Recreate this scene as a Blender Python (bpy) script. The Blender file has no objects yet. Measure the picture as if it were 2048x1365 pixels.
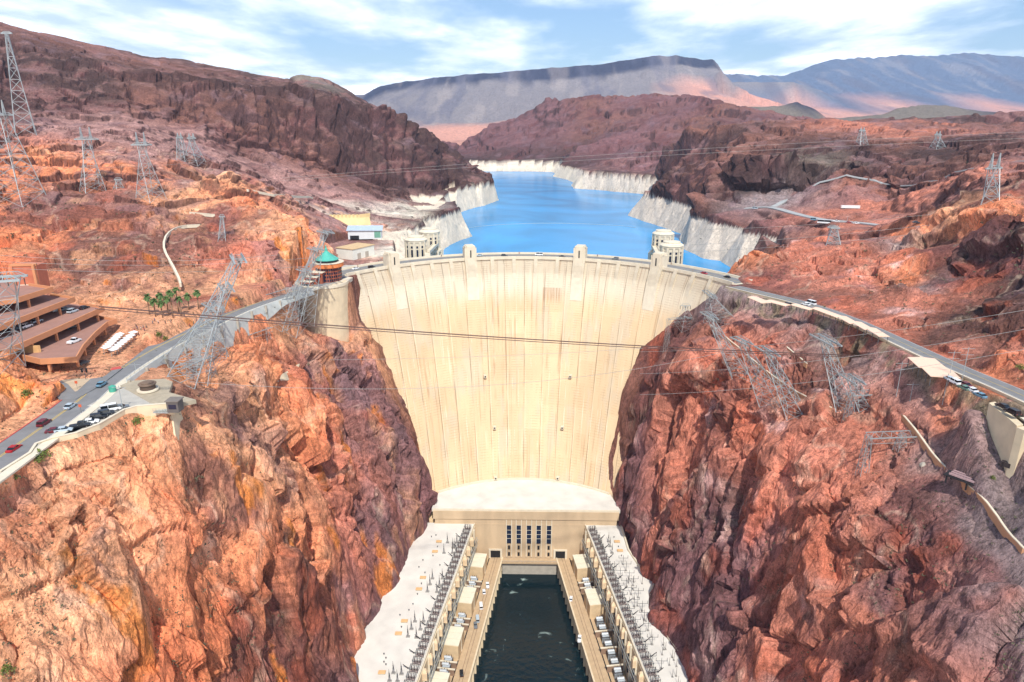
import bpy, bmesh, math, random
import numpy as np
from mathutils import Vector, Matrix, geometry
random.seed(7); rng = np.random.default_rng(7)
PI = math.pi; R = math.radians
SC = bpy.context.scene; COL = SC.collection

# ------------------------------------------------------------------ camera, sky, sun, exposure
F = 1365.; PT = R(17.77); YW = R(1.09); CZ = 270.          # 24 mm lens on the bridge, 270 m over the river
cd = bpy.data.cameras.new('camera'); cam = bpy.data.objects.new('camera', cd); COL.objects.link(cam)
cd.sensor_width = 36.; cd.lens = 36. * F / 2048; cd.clip_start = 1.; cd.clip_end = 60000.
cam.location = (0, 0, CZ); cam.rotation_euler = (PI/2 - PT, 0, YW); SC.camera = cam

SUN_EL, SUN_AZ = R(52), R(171)                              # azimuth clockwise from +Y
w = bpy.data.worlds.new('World'); SC.world = w; w.use_nodes = True
nt = w.node_tree; nt.nodes.clear(); N = nt.nodes.new; L = nt.links.new
out = N('ShaderNodeOutputWorld'); bg = N('ShaderNodeBackground'); L(bg.outputs[0], out.inputs[0])
sky = N('ShaderNodeTexSky'); sky.sky_type = 'NISHITA'; sky.sun_disc = False
sky.sun_elevation = SUN_EL; sky.sun_rotation = SUN_AZ; sky.altitude = 400; sky.air_density = 1.0; sky.dust_density = 0.6; sky.ozone_density = 1.5
bg.inputs[1].default_value = 0.092
# clouds: noise on the sky direction projected onto a flat layer, so that they foreshorten to the horizon
tc = N('ShaderNodeTexCoord'); sep = N('ShaderNodeSeparateXYZ'); L(tc.outputs['Generated'], sep.inputs[0])
def M(op, a, b=None, c=None, tree=None):
    m = (tree or nt).nodes.new('ShaderNodeMath'); m.operation = op
    for i, v in enumerate((a, b, c)):
        if v is None: continue
        if isinstance(v, (int, float)): m.inputs[i].default_value = v
        else: (tree or nt).links.new(v, m.inputs[i])
    return m.outputs[0]
zz = M('ADD', M('MAXIMUM', sep.outputs[2], 0.0), 0.09)
cmb = N('ShaderNodeCombineXYZ'); L(M('DIVIDE', sep.outputs[0], zz), cmb.inputs[0]); L(M('DIVIDE', sep.outputs[1], zz), cmb.inputs[1])
def wnoise(scale, det, rough, off, sy=1.0):
    mp = N('ShaderNodeMapping'); mp.inputs['Location'].default_value = off; mp.inputs['Scale'].default_value = (scale, scale*sy, 1)
    L(cmb.outputs[0], mp.inputs[0]); n = N('ShaderNodeTexNoise'); n.inputs['Scale'].default_value = 1; n.inputs['Detail'].default_value = det
    n.inputs['Roughness'].default_value = rough; L(mp.outputs[0], n.inputs['Vector']); return n.outputs[0]
n1 = wnoise(0.3, 9, 0.55, (3.1, 7.7, 0), 0.6); n2 = wnoise(1.1, 8, 0.55, (1.3, 2.2, 0), 0.55)
cl = M('ADD', M('MULTIPLY', n1, 0.72), M('MULTIPLY', n2, 0.28))
ramp = N('ShaderNodeValToRGB'); L(cl, ramp.inputs[0]); e = ramp.color_ramp.elements
e[0].position = 0.42; e[0].color = (0, 0, 0, 1); e[1].position = 0.54; e[1].color = (1, 1, 1, 1)
ccol = N('ShaderNodeValToRGB'); L(n2, ccol.inputs[0]); e = ccol.color_ramp.elements
e[0].position = 0.38; e[0].color = (9.5, 11.0, 13.4, 1); e[1].position = 0.56; e[1].color = (19.5, 19.5, 19.8, 1)
mx = N('ShaderNodeMix'); mx.data_type = 'RGBA'
mr = N('ShaderNodeMapRange'); mr.interpolation_type = 'SMOOTHSTEP'; L(sep.outputs[2], mr.inputs[0]); mr.inputs[1].default_value = .2; mr.inputs[2].default_value = .5; mr.inputs[3].default_value = .94; mr.inputs[4].default_value = .12      # clouds overhead, out of view, are thinned to weaken the sky fill
L(M('MULTIPLY', ramp.outputs[0], mr.outputs[0]), mx.inputs[0])
hs = N('ShaderNodeMix'); hs.data_type = 'RGBA'; hs.blend_type = 'MULTIPLY'; hs.inputs[0].default_value = 1; L(sky.outputs[0], hs.inputs[6]); hs.inputs[7].default_value = (1.05, 1.2, 1.35, 1)
L(hs.outputs[2], mx.inputs[6]); L(ccol.outputs[0], mx.inputs[7]); L(mx.outputs[2], bg.inputs[0])

sd = bpy.data.lights.new('sun', 'SUN'); sd.energy = 4.0; sd.angle = R(1.2); sd.color = (1.0, 0.95, 0.87)
so = bpy.data.objects.new('sun', sd); COL.objects.link(so)
SUNV = Vector((math.cos(SUN_EL)*math.sin(SUN_AZ), math.cos(SUN_EL)*math.cos(SUN_AZ), math.sin(SUN_EL)))
so.rotation_euler = SUNV.to_track_quat('Z', 'Y').to_euler()
SC.view_settings.view_transform = 'Standard'; SC.view_settings.look = 'None'; SC.view_settings.exposure = 0.28; SC.view_settings.gamma = 1
SC.render.engine = 'CYCLES'

# ------------------------------------------------------------------ surveying helpers: sight line through a point of the photograph -> place in the world
def ray(px, py):
    a = (px-1024)/F; b = (682.5-py)/F
    y = math.cos(PT)+b*math.sin(PT); z = -math.sin(PT)+b*math.cos(PT)
    return (a*math.cos(YW)-y*math.sin(YW), a*math.sin(YW)+y*math.cos(YW), z)
def Pz(px, py, z):
    d = ray(px, py); t = (z-CZ)/d[2]; return (d[0]*t, d[1]*t, z)
def Pt(px, py, t):
    d = ray(px, py); return (d[0]*t, d[1]*t, CZ+d[2]*t)

# ------------------------------------------------------------------ numpy noise
def _h(ix, iy, iz, s):
    with np.errstate(over='ignore'):
        h = (ix.astype(np.int64)*374761393 + iy.astype(np.int64)*668265263 + iz.astype(np.int64)*2147483647 + s*1274126177) & 0xffffffff
        h = ((h ^ (h >> 13))*1274126177) & 0xffffffff
        h = (h ^ (h >> 16)); h = (h*2246822519) & 0xffffffff; h = h ^ (h >> 15)
    return h
def hf(ix, iy, iz, s): return (_h(ix, iy, iz, s) & 0xffffff).astype(np.float32)/np.float32(0x1000000)
def vnoise(x, y, z, s=0):
    xi = np.floor(x); yi = np.floor(y); zi = np.floor(z)
    fx = x-xi; fy = y-yi; fz = z-zi
    fx = fx*fx*(3-2*fx); fy = fy*fy*(3-2*fy); fz = fz*fz*(3-2*fz)
    r = 0
    for a in (0, 1):
        wx = fx if a else 1-fx
        for b in (0, 1):
            wy = fy if b else 1-fy
            for c in (0, 1):
                wz = fz if c else 1-fz
                r = r + hf(xi+a, yi+b, zi+c, s)*(wx*wy*wz)
    return (r*2-1).astype(np.float32)
def fbm(x, y, z, o=4, s=0, g=0.5):
    r = 0; a = 1; k = 1.0; t = 0
    for i in range(o):
        r = r + a*vnoise(x*k+17.3*i, y*k+5.1*i, z*k-9.7*i, s+i); t += a; a *= g; k *= 2.03
    return r/t
def ridge(x, y, z, o=4, s=0):
    r = 0; a = 1; k = 1.0; t = 0
    for i in range(o):
        r = r + a*(1-2*np.abs(vnoise(x*k+17.3*i, y*k+5.1*i, z*k-9.7*i, s+i))); t += a; a *= .5; k *= 2.03
    return r/t
def facets(x, y, z, s=0):
    """blocky rock: every Voronoi cell is a tilted plane; returns (height -1..1, edge distance, cell id 0..1)"""
    xi = np.floor(x); yi = np.floor(y); zi = np.floor(z)
    best = np.full(x.shape, 9., np.float32); sec = np.full(x.shape, 9., np.float32); val = np.zeros(x.shape, np.float32); cid = np.zeros(x.shape, np.float32)
    for a in (-1, 0, 1):
        for b in (-1, 0, 1):
            for c in (-1, 0, 1):
                cx = xi+a; cy = yi+b; cz = zi+c
                h = _h(cx, cy, cz, s)
                dx = x-(cx+(h & 1023)/1024.); dy = y-(cy+((h >> 10) & 1023)/1024.); dz = z-(cz+((h >> 20) & 1023)/1024.)
                d = dx*dx+dy*dy+dz*dz
                h2 = _h(cx, cy, cz, s+77)
                v = ((h2 & 255)/128.-1)*.6+dx*(((h2 >> 8) & 255)/128.-1)+dy*(((h2 >> 16) & 255)/128.-1)+dz*(((h2 >> 24) & 255)/128.-1)
                m = d < best
                sec = np.where(m, best, np.minimum(sec, d)); best = np.where(m, d, best)
                val = np.where(m, v, val); cid = np.where(m, (h2 & 4095)/4096., cid)
    return val.astype(np.float32), (np.sqrt(sec)-np.sqrt(best)).astype(np.float32), cid.astype(np.float32)
def sstep(a, b, x):
    t = np.clip((x-a)/(b-a), 0, 1); return t*t*(3-2*t)
def polydist(X, Y, pl):
    """distance to a 2D/3D polyline and the interpolated z of the nearest point"""
    bd = np.full(X.shape, 1e9, np.float32); bz = np.zeros(X.shape, np.float32)
    for p, q in zip(pl[:-1], pl[1:]):
        dx, dy = q[0]-p[0], q[1]-p[1]; l2 = dx*dx+dy*dy+1e-9
        t = np.clip(((X-p[0])*dx+(Y-p[1])*dy)/l2, 0, 1)
        d = np.hypot(X-p[0]-t*dx, Y-p[1]-t*dy); m = d < bd
        bd = np.where(m, d, bd)
        if len(p) > 2: bz = np.where(m, p[2]+t*(q[2]-p[2]), bz)
    return bd, bz
def inpoly(X, Y, pg):
    c = np.zeros(X.shape, bool); n = len(pg)
    for i in range(n):
        x1, y1 = pg[i][:2]; x2, y2 = pg[(i+1) % n][:2]
        if y1 == y2: continue
        c ^= ((y1 > Y) != (y2 > Y)) & (X < (x2-x1)*(Y-y1)/(y2-y1)+x1)
    return c

# ------------------------------------------------------------------ materials
def lin(c): return tuple((v/255/12.92 if v/255 <= .04045 else ((v/255+.055)/1.055)**2.4) for v in c)
MATS = {}
def mat(name, rgb, rough=.8, metal=0., var=.12, scale=.5, bump=0., emit=None, spec=.5, lin_rgb=None, streak=0.):
    if name in MATS: return MATS[name]
    m = bpy.data.materials.new(name); m.use_nodes = True; t = m.node_tree; b = t.nodes['Principled BSDF']
    c = lin_rgb or lin(rgb)
    b.inputs['Roughness'].default_value = rough; b.inputs['Metallic'].default_value = metal; b.inputs['Specular IOR Level'].default_value = spec
    o = t.nodes.new('ShaderNodeTexCoord'); n = t.nodes.new('ShaderNodeTexNoise'); n.inputs['Scale'].default_value = scale; n.inputs['Detail'].default_value = 6
    if streak:
        mp = t.nodes.new('ShaderNodeMapping'); mp.inputs['Scale'].default_value = (1, 1, streak); t.links.new(o.outputs['Object'], mp.inputs[0]); t.links.new(mp.outputs[0], n.inputs['Vector'])
    else: t.links.new(o.outputs['Object'], n.inputs['Vector'])
    r = t.nodes.new('ShaderNodeValToRGB'); t.links.new(n.outputs[0], r.inputs[0])
    e = r.color_ramp.elements; e[0].position = .3; e[1].position = .7
    e[0].color = tuple(max(0, v*(1-var)) for v in c)+(1,); e[1].color = tuple(min(1, v*(1+var)) for v in c)+(1,)
    t.links.new(r.outputs[0], b.inputs['Base Color'])
    if bump:
        bm_ = t.nodes.new('ShaderNodeBump'); bm_.inputs['Strength'].default_value = 1; bm_.inputs['Distance'].default_value = bump
        t.links.new(n.outputs[0], bm_.inputs['Height']); t.links.new(bm_.outputs[0], b.inputs['Normal'])
    MATS[name] = m; return m
# ------------------------------------------------------------------ terrain: surveyed points -> triangulated base -> dense rock surface
COLS = dict(o=(216,134,94), l=(218,158,120), p=(122,86,86), r=(186,118,96), m=(140,102,98), g=(146,130,128), w=(226,216,196), d=(76,56,52),
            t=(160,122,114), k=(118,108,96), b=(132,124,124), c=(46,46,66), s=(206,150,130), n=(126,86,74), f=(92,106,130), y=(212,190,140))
PTS = []                                                    # (x, y, z, colour letter, roughness)
def W(x, y, z, c='r', a=1.): PTS.append((x, y, z, c, a))
def A(px, py, t, c='r', a=1.): W(*Pt(px, py, t), c, a)
def Z(px, py, z, c='r', a=1.): W(*Pz(px, py, z), c, a)

YS = [-40, 30, 80, 110, 150, 180, 215, 250, 285, 320, 350, 375]
def contour(z, xs, c, a=1.):
    for i, (y, x) in enumerate(zip(YS, xs)): W(x, y, z, c[i] if len(c) > 1 else c, a if c[i] != 'g' else .4)
# left wall of the canyon
TOE_L = [(-58,367),(-61,354),(-68,339),(-68,327),(-69,309),(-73,299),(-72,287),(-74,279),(-77,274),(-77,265),(-78,252),(-74,240),(-76,200),(-80,150),(-84,100),(-86,30),(-88,-40)]
TOE_R = [(58,370),(59,340),(63,325),(64,320),(70,314),(65,302),(65,283),(68,270),(72,258),(74,248),(76,200),(80,150),(84,100),(86,30),(88,-40)]
for x, y in TOE_L: W(x-1, y, 35, 'p', .35); W(x+3, y, 4, 'p', .2)
for x, y in TOE_R: W(x+1, y, 35, 'p', .35); W(x-3, y, 4, 'p', .2)
for y in (-40, 60, 160, 260, 340): W(-34, y, -12, 'p', 0); W(34, y, -12, 'p', 0); W(0, y, -14, 'p', 0)
contour(62,  [-96,-94,-93,-92,-88,-85,-82,-86,-81,-77,-70,-63], 'ppppoomrrmmp')
contour(96,  [-106,-104,-103,-101,-95,-91,-88,-93,-92,-87,-78,-74], 'oooooooorrmp')
contour(130, [-116,-114,-113,-108,-100,-95,-92,-100,-104,-102,-103,-98], 'ooooooolormm')
contour(152, [-122,-120,-119,-113,-106,-101,-98,-104,-114,-118,-117,-112], 'ooollollormm')
contour(172, [-128,-126,-125,-122,-120,-117,-108,-112,-126,-129,-131,-136], 'lllllolloomm')
# foot of the dam and its line of contact with the rock
for p in [(-112,414,167),(-106,412,151),(-89,419,129),(-80,409,102),(-69,399,75),(-63,389,55),(-61,384,45)]:
    W(*p, 'n', .25); W(p[0]-3, p[1]+14, p[2]+1, 'n', .2)
for p in [(59,386,46),(59,402,67),(65,412,87),(70,422,108),(79,428,127),(91,426,142),(95,425,147),(114,410,166),(126,392,179)]:
    W(*p, 'n', .25); W(p[0]+3, p[1]+14, p[2]+1, 'n', .2)
for y in (390, 410, 430, 450, 480): W(0, y, -8, 'p', 0); W(-45, y, -4, 'p', 0); W(45, y, -4, 'p', 0)
# left rim shelf: road, parking, plaza, garage
for x, y, z in [(-133,-40,184),(-132,60,184),(-132,110,184),(-135,150,184),(-134,172,184),(-126,184,184),(-122,194,184),(-114,200,184),(-112,206,183),(-126,226,182),(-135,232,178),(-135,250,173),(-133,290,171),(-129,325,170),(-125,345,166),(-121,362,159),(-113,378,154),(-104,391,149),(-97,402,146)]: W(x, y, z, 'l', .3)
for x, y in [(-152,-40),(-150,60),(-150,110),(-152,150),(-153,175),(-156,192),(-160,210),(-160,250),(-156,290),(-150,330),(-140,360),(-136,385)]: W(x, y, 185.0, 'l', .25)
for x, y in [(-170,215),(-200,225),(-240,240),(-200,270),(-178,300),(-230,300),(-190,290),(-170,330),(-160,345),(-148,362),(-134,380)]: W(x, y, 187, 'l', .2)
for x, y, z in [(-122,402,178),(-118,430,179),(-106,430,176),(-97,446,172),(-120,460,182),(-135,480,182),(-118,500,181),(-140,520,183),(-118,540,181),(-135,560,182)]: W(x, y, z, 't', .2)
# knoll left of the junction
for x, y, z in [(-158,203,190),(-164,203,199),(-163,180,199),(-172,150,206),(-178,186,212),(-185,130,216),(-190,165,226),(-200,205,210),(-195,222,190),(-215,190,226),(-230,225,210),(-190,60,205),(-260,150,250),(-300,80,250),(-200,-40,205),(-330,220,250),(-290,260,226)]: W(x, y, z, 'o', .7)
# rocky hill behind the garage up to the pylon slopes
Z(262,612,190,'l',.6); Z(350,598,190,'n',.6); Z(450,586,190,'n',.6); Z(530,566,190,'r',.5); Z(600,540,190,'r',.5); Z(655,512,186,'l',.4)
for a in [(100,540,366,'n'),(10,560,352,'o'),(180,560,356,'n'),(250,590,335,'l'),(0,480,385,'o'),(90,470,400,'o'),(180,480,395,'n'),(250,520,375,'n'),(300,560,350,'l'),(330,520,375,'n'),
          (60,400,440,'o'),(150,400,450,'n'),(220,420,440,'o'),(290,470,410,'n'),(330,440,440,'l'),(380,470,415,'n'),(420,520,385,'r'),(470,540,372,'r'),(520,500,395,'r'),(560,470,415,'l'),(600,450,435,'l'),(625,480,420,'o'),(635,510,405,'o'),
          (350,400,480,'l'),(400,430,450,'l'),(450,430,450,'r'),(500,425,455,'o'),(560,425,455,'l'),(610,435,450,'o'),(425,360,500,'l'),(460,346,515,'l'),(490,390,490,'o'),(430,470,425,'n'),
          (0,330,500,'o'),(80,310,530,'o'),(160,330,520,'o'),(230,330,530,'t'),(300,350,520,'o'),(370,370,505,'t'),(20,420,430,'o'),
          (0,280,580,'r'),(100,265,620,'t'),(200,280,620,'t'),(300,300,600,'t'),(400,320,600,'t'),(470,370,580,'t'),(520,400,560,'t'),(600,410,560,'t')]: A(*a)
A(640,425,580,'t',.5); A(680,440,590,'t',.3); A(750,470,640,'w',.4)
# talus below the long cliff, then the cliff and the summit line
for a in [(0,235,700,'d'),(100,235,720,'t'),(200,232,760,'t'),(300,255,770,'t'),(400,270,800,'t'),(480,320,800,'t'),(560,370,780,'t'),(600,390,740,'t'),(660,380,800,'t'),(700,400,780,'t'),(760,405,830,'t'),(700,425,700,'m'),(800,400,900,'d'),(870,412,960,'t'),(850,420,930,'t')]: A(*a, .5)
for a in [(0,222,720,'d'),(100,222,760,'d'),(200,222,800,'d'),(300,240,830,'n'),(400,255,860,'n'),(480,300,870,'n'),(560,325,900,'n'),(640,345,930,'n'),(720,375,960,'d'),(800,385,990,'d'),(880,385,1060,'d'),(895,385,1120,'d')]: A(*a, .8)
for a in [(0,105,860,'d'),(100,110,880,'d'),(200,135,910,'d'),(300,150,930,'d'),(400,162,950,'d'),(500,178,980,'d'),(580,186,1010,'d'),(660,205,1050,'d'),(740,228,1090,'d'),(800,262,1140,'d'),(860,300,1190,'d'),(915,335,1230,'d'),(960,362,1270,'d')]: A(*a, 1.)
for a in [(-80,30,1050,'n'),(0,44,1050,'n'),(35,55,1060,'n'),(62,70,1080,'n'),(75,80,1090,'n'),(102,74,1120,'n'),(130,82,1120,'n'),(165,98,1130,'n'),(200,108,1140,'n'),(240,118,1150,'n'),(268,122,1150,'n'),(300,116,1300,'d'),(335,115,1320,'d'),(380,124,1320,'d'),(430,136,1330,'d'),(480,146,1340,'d'),(525,154,1350,'d'),(575,160,1360,'d'),(590,155,1360,'k'),(605,151,1360,'k'),(640,158,1370,'k'),(665,166,1380,'d'),(685,182,1380,'d'),(715,197,1380,'d'),(750,215,1400,'d'),(800,248,1420,'d'),(850,284,1440,'d'),(900,312,1450,'d'),(950,342,1440,'d')]: A(*a, .35)
for a in [(-200,60,1500,'n'),(200,160,1800,'d'),(500,200,1900,'d'),(700,230,1900,'d'),(800,290,1700,'d')]: A(*a, .3)
# lake shore: water line, bleached band above it, lake bed
SHORE_L = [(-128,470),(-120,520),(-112,600),(-92,700),(-84,770),(-64,834),(-80,880),(-98,950),(-102,1032),(-92,1090),(-78,1150),(-47,1235),(-62,1320),(-90,1480),(-130,1700),(-180,1900)]
SHORE_F = [(-260,2080),(-115,2002),(0,1990),(83,1966),(92,1900),(80,1800),(112,1700),(125,1600),(111,1476),(170,1420),(242,1354),(262,1310),(222,1240),(190,1120),(159,1037),(178,930),(199,813),(180,760),(196,679),(212,627),(196,575),(160,510),(134,466)]
def offset(pl, d):
    o = []
    for i, p in enumerate(pl):
        a = Vector(pl[max(i-1, 0)]); b = Vector(pl[min(i+1, len(pl)-1)]); t = (b-a).normalized(); o.append((p[0]-t.y*d, p[1]+t.x*d))
    return o
for pl, s in ((SHORE_L, 1), (SHORE_F, 1)):
    for x, y in pl: W(x, y, 136, 'n', .12)
    for x, y in offset(pl, -24): W(x, y, 118, 'w', .1)
    for i, (x, y) in enumerate(offset(pl, 14 if pl is SHORE_L else 24)):
        k = (34 if y < 700 else 38 if y < 1500 else 32)
        W(x, y, 134+k, 'd' if y > 700 else 'n', .3)
for x, y in [(0,560),(0,650),(60,560),(80,700),(60,900),(20,1000),(60,1200),(60,1350),(0,1500),(-20,1700),(-60,1850),(140,1300)]: W(x, y, 112, 'w', 0)
for a in [(760,430,760,'w'),(800,425,800,'w'),(850,425,850,'w'),(905,418,880,'w'),(830,440,740,'w'),(790,470,660,'w'),(750,490,600,'s'),(780,500,560,'s')]: A(*a, .5)
# right wall of the canyon
contour(62,  [96,94,93,92,88,86,84,82,78,77,72,66], 'pppprrppprpp')
contour(96,  [104,102,101,100,97,95,94,94,93,86,80,72], 'rrrrprrpprrp')
contour(126, [112,110,109,108,105,105,105,104,102,94,89,85], 'rrrrrrrrrrrn')
contour(146, [118,116,116,118,116,117,118,116,112,103,97,95], 'rrrgmrrrrrrn')
contour(163, [128,126,126,128,133,136,137,135,130,121,112,108], 'rgggggrrnrrn')
RROAD = [(152,-40,196),(153,60,194),(156,120,192),(158,160,190),(159.5,203,187),(158,240,184.5),(156,269,183.5),(151,307,183),(143,339,182),(129,370,180.5),(121,388,179.5)]
for x, y, z in RROAD:
    W(x-8, y, z-3, 'g', .15); W(x+7, y, z-.3, 'n', .12)
for a in [(2048,745,215,'o'),(1960,715,240,'o'),(1900,705,262,'r'),(1820,680,285,'r'),(1760,640,310,'r'),(1680,620,340,'r'),(1600,590,370,'n'),(1530,572,400,'r')]: A(*a, .4)
# rock massif beyond the right road
for a in [(1506,502,440,'o'),(1530,482,470,'n'),(1600,482,455,'r'),(1560,520,420,'r'),(1640,530,400,'r'),(1700,490,430,'r'),(1720,560,370,'r'),(1760,520,395,'r'),(1800,490,420,'g'),(1830,545,360,'o'),(1780,590,345,'n'),(1860,600,325,'r'),
          (1880,560,345,'g'),(1925,550,350,'g'),(1900,640,300,'d'),(1980,680,262,'n'),(2048,690,240,'r'),(1950,560,330,'d'),(1905,530,350,'k'),(2048,560,300,'d'),(1960,480,360,'d'),(2048,440,320,'d'),(1990,420,360,'o'),(1900,430,400,'l'),(1850,470,420,'o'),(1870,500,395,'l'),(1950,390,420,'d'),(2048,360,400,'n'),(2100,640,240,'d'),(2200,500,300,'d'),(2200,760,190,'o'),(2300,900,160,'n')]: A(*a)
for x, y in [(262,60),(240,160),(260,-40)]: W(x, y, 225, 'n')
W(175,150,196,'o',.4); W(180,60,200,'o',.4); W(178,-40,200,'o',.4); W(182,205,196,'o',.5)
for a in [(1515,470,570,'t'),(1560,450,615,'t'),(1640,455,570,'r'),(1700,470,500,'r'),(1770,462,500,'r'),(1500,414,745,'g'),(1560,410,730,'g'),(1640,425,660,'r'),(1720,418,660,'r'),(1800,428,600,'r'),(1850,445,545,'t'),(1880,424,560,'t'),(1440,430,725,'p'),(1500,440,655,'p')]: A(*a, .25)
for a in [(1400,400,780,'n'),(1480,390,800,'d'),(1560,385,790,'g'),(1640,380,760,'g'),(1720,385,740,'d'),(1800,390,690,'n'),(1880,380,600,'r'),(1950,360,560,'r'),
          (1360,370,950,'d'),(1440,330,880,'n'),(1520,330,800,'d'),(1600,330,780,'k'),(1680,340,740,'n'),(1760,330,740,'d'),(1840,330,700,'n'),(1920,320,680,'d'),(2048,310,620,'n'),
          (1500,290,950,'n'),(1600,295,900,'d'),(1700,300,850,'d'),(1800,290,850,'n'),(1900,290,820,'d'),
          (1312,356,1330,'d'),(1345,318,1250,'d'),(1392,272,1180,'n'),(1442,254,1120,'n'),(1500,254,1080,'d'),(1570,262,1050,'n'),(1640,268,1000,'n'),(1700,262,1010,'r'),(1745,254,1050,'r'),(1800,262,1000,'n'),(1860,272,950,'r'),(1920,280,900,'d'),
          (1890,252,1250,'d'),(1950,238,1300,'d'),(2010,250,1250,'d'),(2048,262,1200,'r'),(2150,270,1000,'d'),(1560,246,1350,'n'),(1660,258,1350,'n'),
          (1350,400,1000,'d'),(1320,410,1050,'d')]: A(*a, .8)
for a in [(1440,290,1700,'d'),(1700,275,1900,'d'),(2000,275,2000,'d')]: A(*a, .3)
# dark hills beyond the far shore
for a in [(925,300,2500,'p'),(960,275,2500,'p'),(1000,252,2500,'p'),(1035,240,2500,'p'),(1060,228,2450,'p'),(1105,205,2450,'p'),(1125,212,2450,'p'),(1180,196,2400,'n'),(1222,188,2400,'n'),(1262,196,2350,'p'),(1300,192,2350,'n'),(1380,192,2250,'p'),(1410,202,2150,'p'),(1450,212,2100,'n'),(1500,218,2050,'n'),(1560,238,2000,'p'),(1620,250,2000,'p')]: A(*a, .8)
for a in [(980,300,2200,'p'),(1050,290,2150,'p'),(1120,270,2150,'p'),(1200,260,2100,'n'),(1300,260,1950,'p'),(1250,310,1800,'p'),(1160,310,1850,'p'),(1340,300,1650,'p'),(1290,340,1520,'p'),(1400,240,1900,'n')]: A(*a, .9)
for a in [(950,310,2900,'s'),(1100,270,3000,'d'),(1300,260,3000,'d'),(1500,262,2600,'d')]: A(*a, .3)
# small mesas, pink flats
for a in [(1440,214,3300,'k'),(1500,214,3300,'k'),(1545,214,3300,'k'),(1585,206,3300,'c'),(1620,218,3300,'c'),(1640,240,3250,'k'),(1655,258,3100,'k'),(1735,252,3000,'k'),(1765,228,3100,'k'),(1800,214,3200,'k'),(1850,210,3200,'k'),(1900,214,3200,'k'),(1925,228,3100,'k'),(1945,242,3000,'k'),(2005,242,3000,'c'),(2048,232,3100,'c'),(2150,220,3100,'c')]: A(*a, .3)
for a in [(1690,262,3300,'s'),(1690,250,4200,'s'),(1640,246,4500,'s'),(1760,240,4200,'s'),(1980,246,3600,'s'),(880,285,3600,'s'),(930,285,3700,'s'),(980,288,3800,'s'),(1050,280,4000,'s'),(860,262,4000,'s'),(920,258,4100,'s'),(990,256,4100,'s'),(760,270,4200,'s'),(600,270,4200,'b'),(1450,245,4200,'s'),(1550,230,4500,'s')]: A(*a, .3)
# the long mesa
for x, y in [(700,205),(742,187),(765,173),(800,166),(850,160),(900,154),(950,150),(1000,146),(1060,141),(1110,137),(1150,134),(1210,130),(1245,123),(1280,118),(1310,113),(1350,112),(1380,118),(1425,121)]:
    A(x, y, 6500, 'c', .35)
    A(x+2, y+(13 if x < 1050 else 22 if x < 1300 else 16)+random.uniform(-3, 3), 6385, 'c', .5); A(x+14, y+(17 if x < 1050 else 27 if x < 1300 else 20)+random.uniform(-2, 4), 6335, 'b', .5)
    A(x+4, y+(26 if x < 1050 else 42 if x < 1300 else 30)+random.uniform(-4, 6), 6220, 'b', .8)
for a in [(1440,138,6500,'b'),(1455,155,6500,'b'),(1470,172,6500,'b'),(1500,188,6500,'s'),(1540,204,6500,'s'),(1580,214,6500,'s')]: A(*a, .2)
for x, y in [(740,232),(820,245),(900,250),(980,248),(1060,240),(1140,232),(1220,225),(1300,215),(1380,205),(1440,205),(1500,215)]: A(x, y, 5200, 's' if x > 1350 else 'b', .8)
for a in [(1390,175,6100,'s'),(1440,185,6000,'s'),(1300,170,6100,'b'),(1200,185,6000,'b')]: A(*a, .3)
for x in range(600, 1600, 140): A(x, 190 if x < 760 else 165, 7600, 'b', .1)
# far range, the blue of distant haze put into its rock colour
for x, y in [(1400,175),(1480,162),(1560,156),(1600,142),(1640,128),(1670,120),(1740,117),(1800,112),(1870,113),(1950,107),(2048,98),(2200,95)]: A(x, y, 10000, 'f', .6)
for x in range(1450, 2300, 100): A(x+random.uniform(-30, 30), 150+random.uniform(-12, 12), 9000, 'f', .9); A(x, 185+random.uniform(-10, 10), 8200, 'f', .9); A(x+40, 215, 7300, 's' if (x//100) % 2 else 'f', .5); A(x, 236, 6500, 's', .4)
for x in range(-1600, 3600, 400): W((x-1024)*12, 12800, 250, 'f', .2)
for x, y, z in [(-9000,6000,300),(-5000,3000,400),(-2500,1200,430),(-1500,300,380),(-900,-40,330),(9000,6000,300),(5000,3000,300),(2500,1200,300),(1500,300,290),(900,-40,270),(-9000,12800,300),(12000,9000,300),(-700,400,330),(700,300,270),(-1400,1500,440),(-3000,3000,420),(1500,1500,270)]: W(x, y, z, 'd', .4)

px_ = np.array([p[:3] for p in PTS], float)
vs = [Vector((p[0], p[1])) for p in PTS]
cdt = geometry.delaunay_2d_cdt(vs, [], [], 0, 0.01)
cv, ctri, corig = cdt[0], cdt[2], cdt[3]
CX = np.array([[v.x, v.y] for v in cv]); src = [o[0] for o in corig]
CD = np.array([[PTS[i][2], *lin(COLS[PTS[i][3]]), PTS[i][4]] for i in src], np.float64)

# polar grid: fine near the camera, coarser with distance
def tin(QX, QY, TH, RR, i0s):
    pass
th = np.linspace(R(-54), R(54), 1000)
rr = np.concatenate([np.exp(np.linspace(math.log(70), math.log(1000), 900, endpoint=False)), np.exp(np.linspace(math.log(1000), math.log(12700), 420))])
TT, RR = np.meshgrid(th, rr, indexing='ij')
X = (RR*np.sin(TT)).astype(np.float64); Y = (RR*np.cos(TT)).astype(np.float64)
wamp = np.clip(RR*0.012, 1.5, 60)
far = np.clip(RR/400, 1, 40)
wx = wamp*fbm(X/(22*far), Y/(22*far), X*0, 4, 11); wy = wamp*fbm(X/(22*far), Y/(22*far), X*0+50, 4, 23)
QX, QY = X+wx, Y+wy
D5 = np.zeros(X.shape+(5,)); D5[..., 0] = 250; D5[..., 1:4] = lin(COLS['d'])
lth = len(th); lrr = len(rr); dth = th[1]-th[0]
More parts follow.
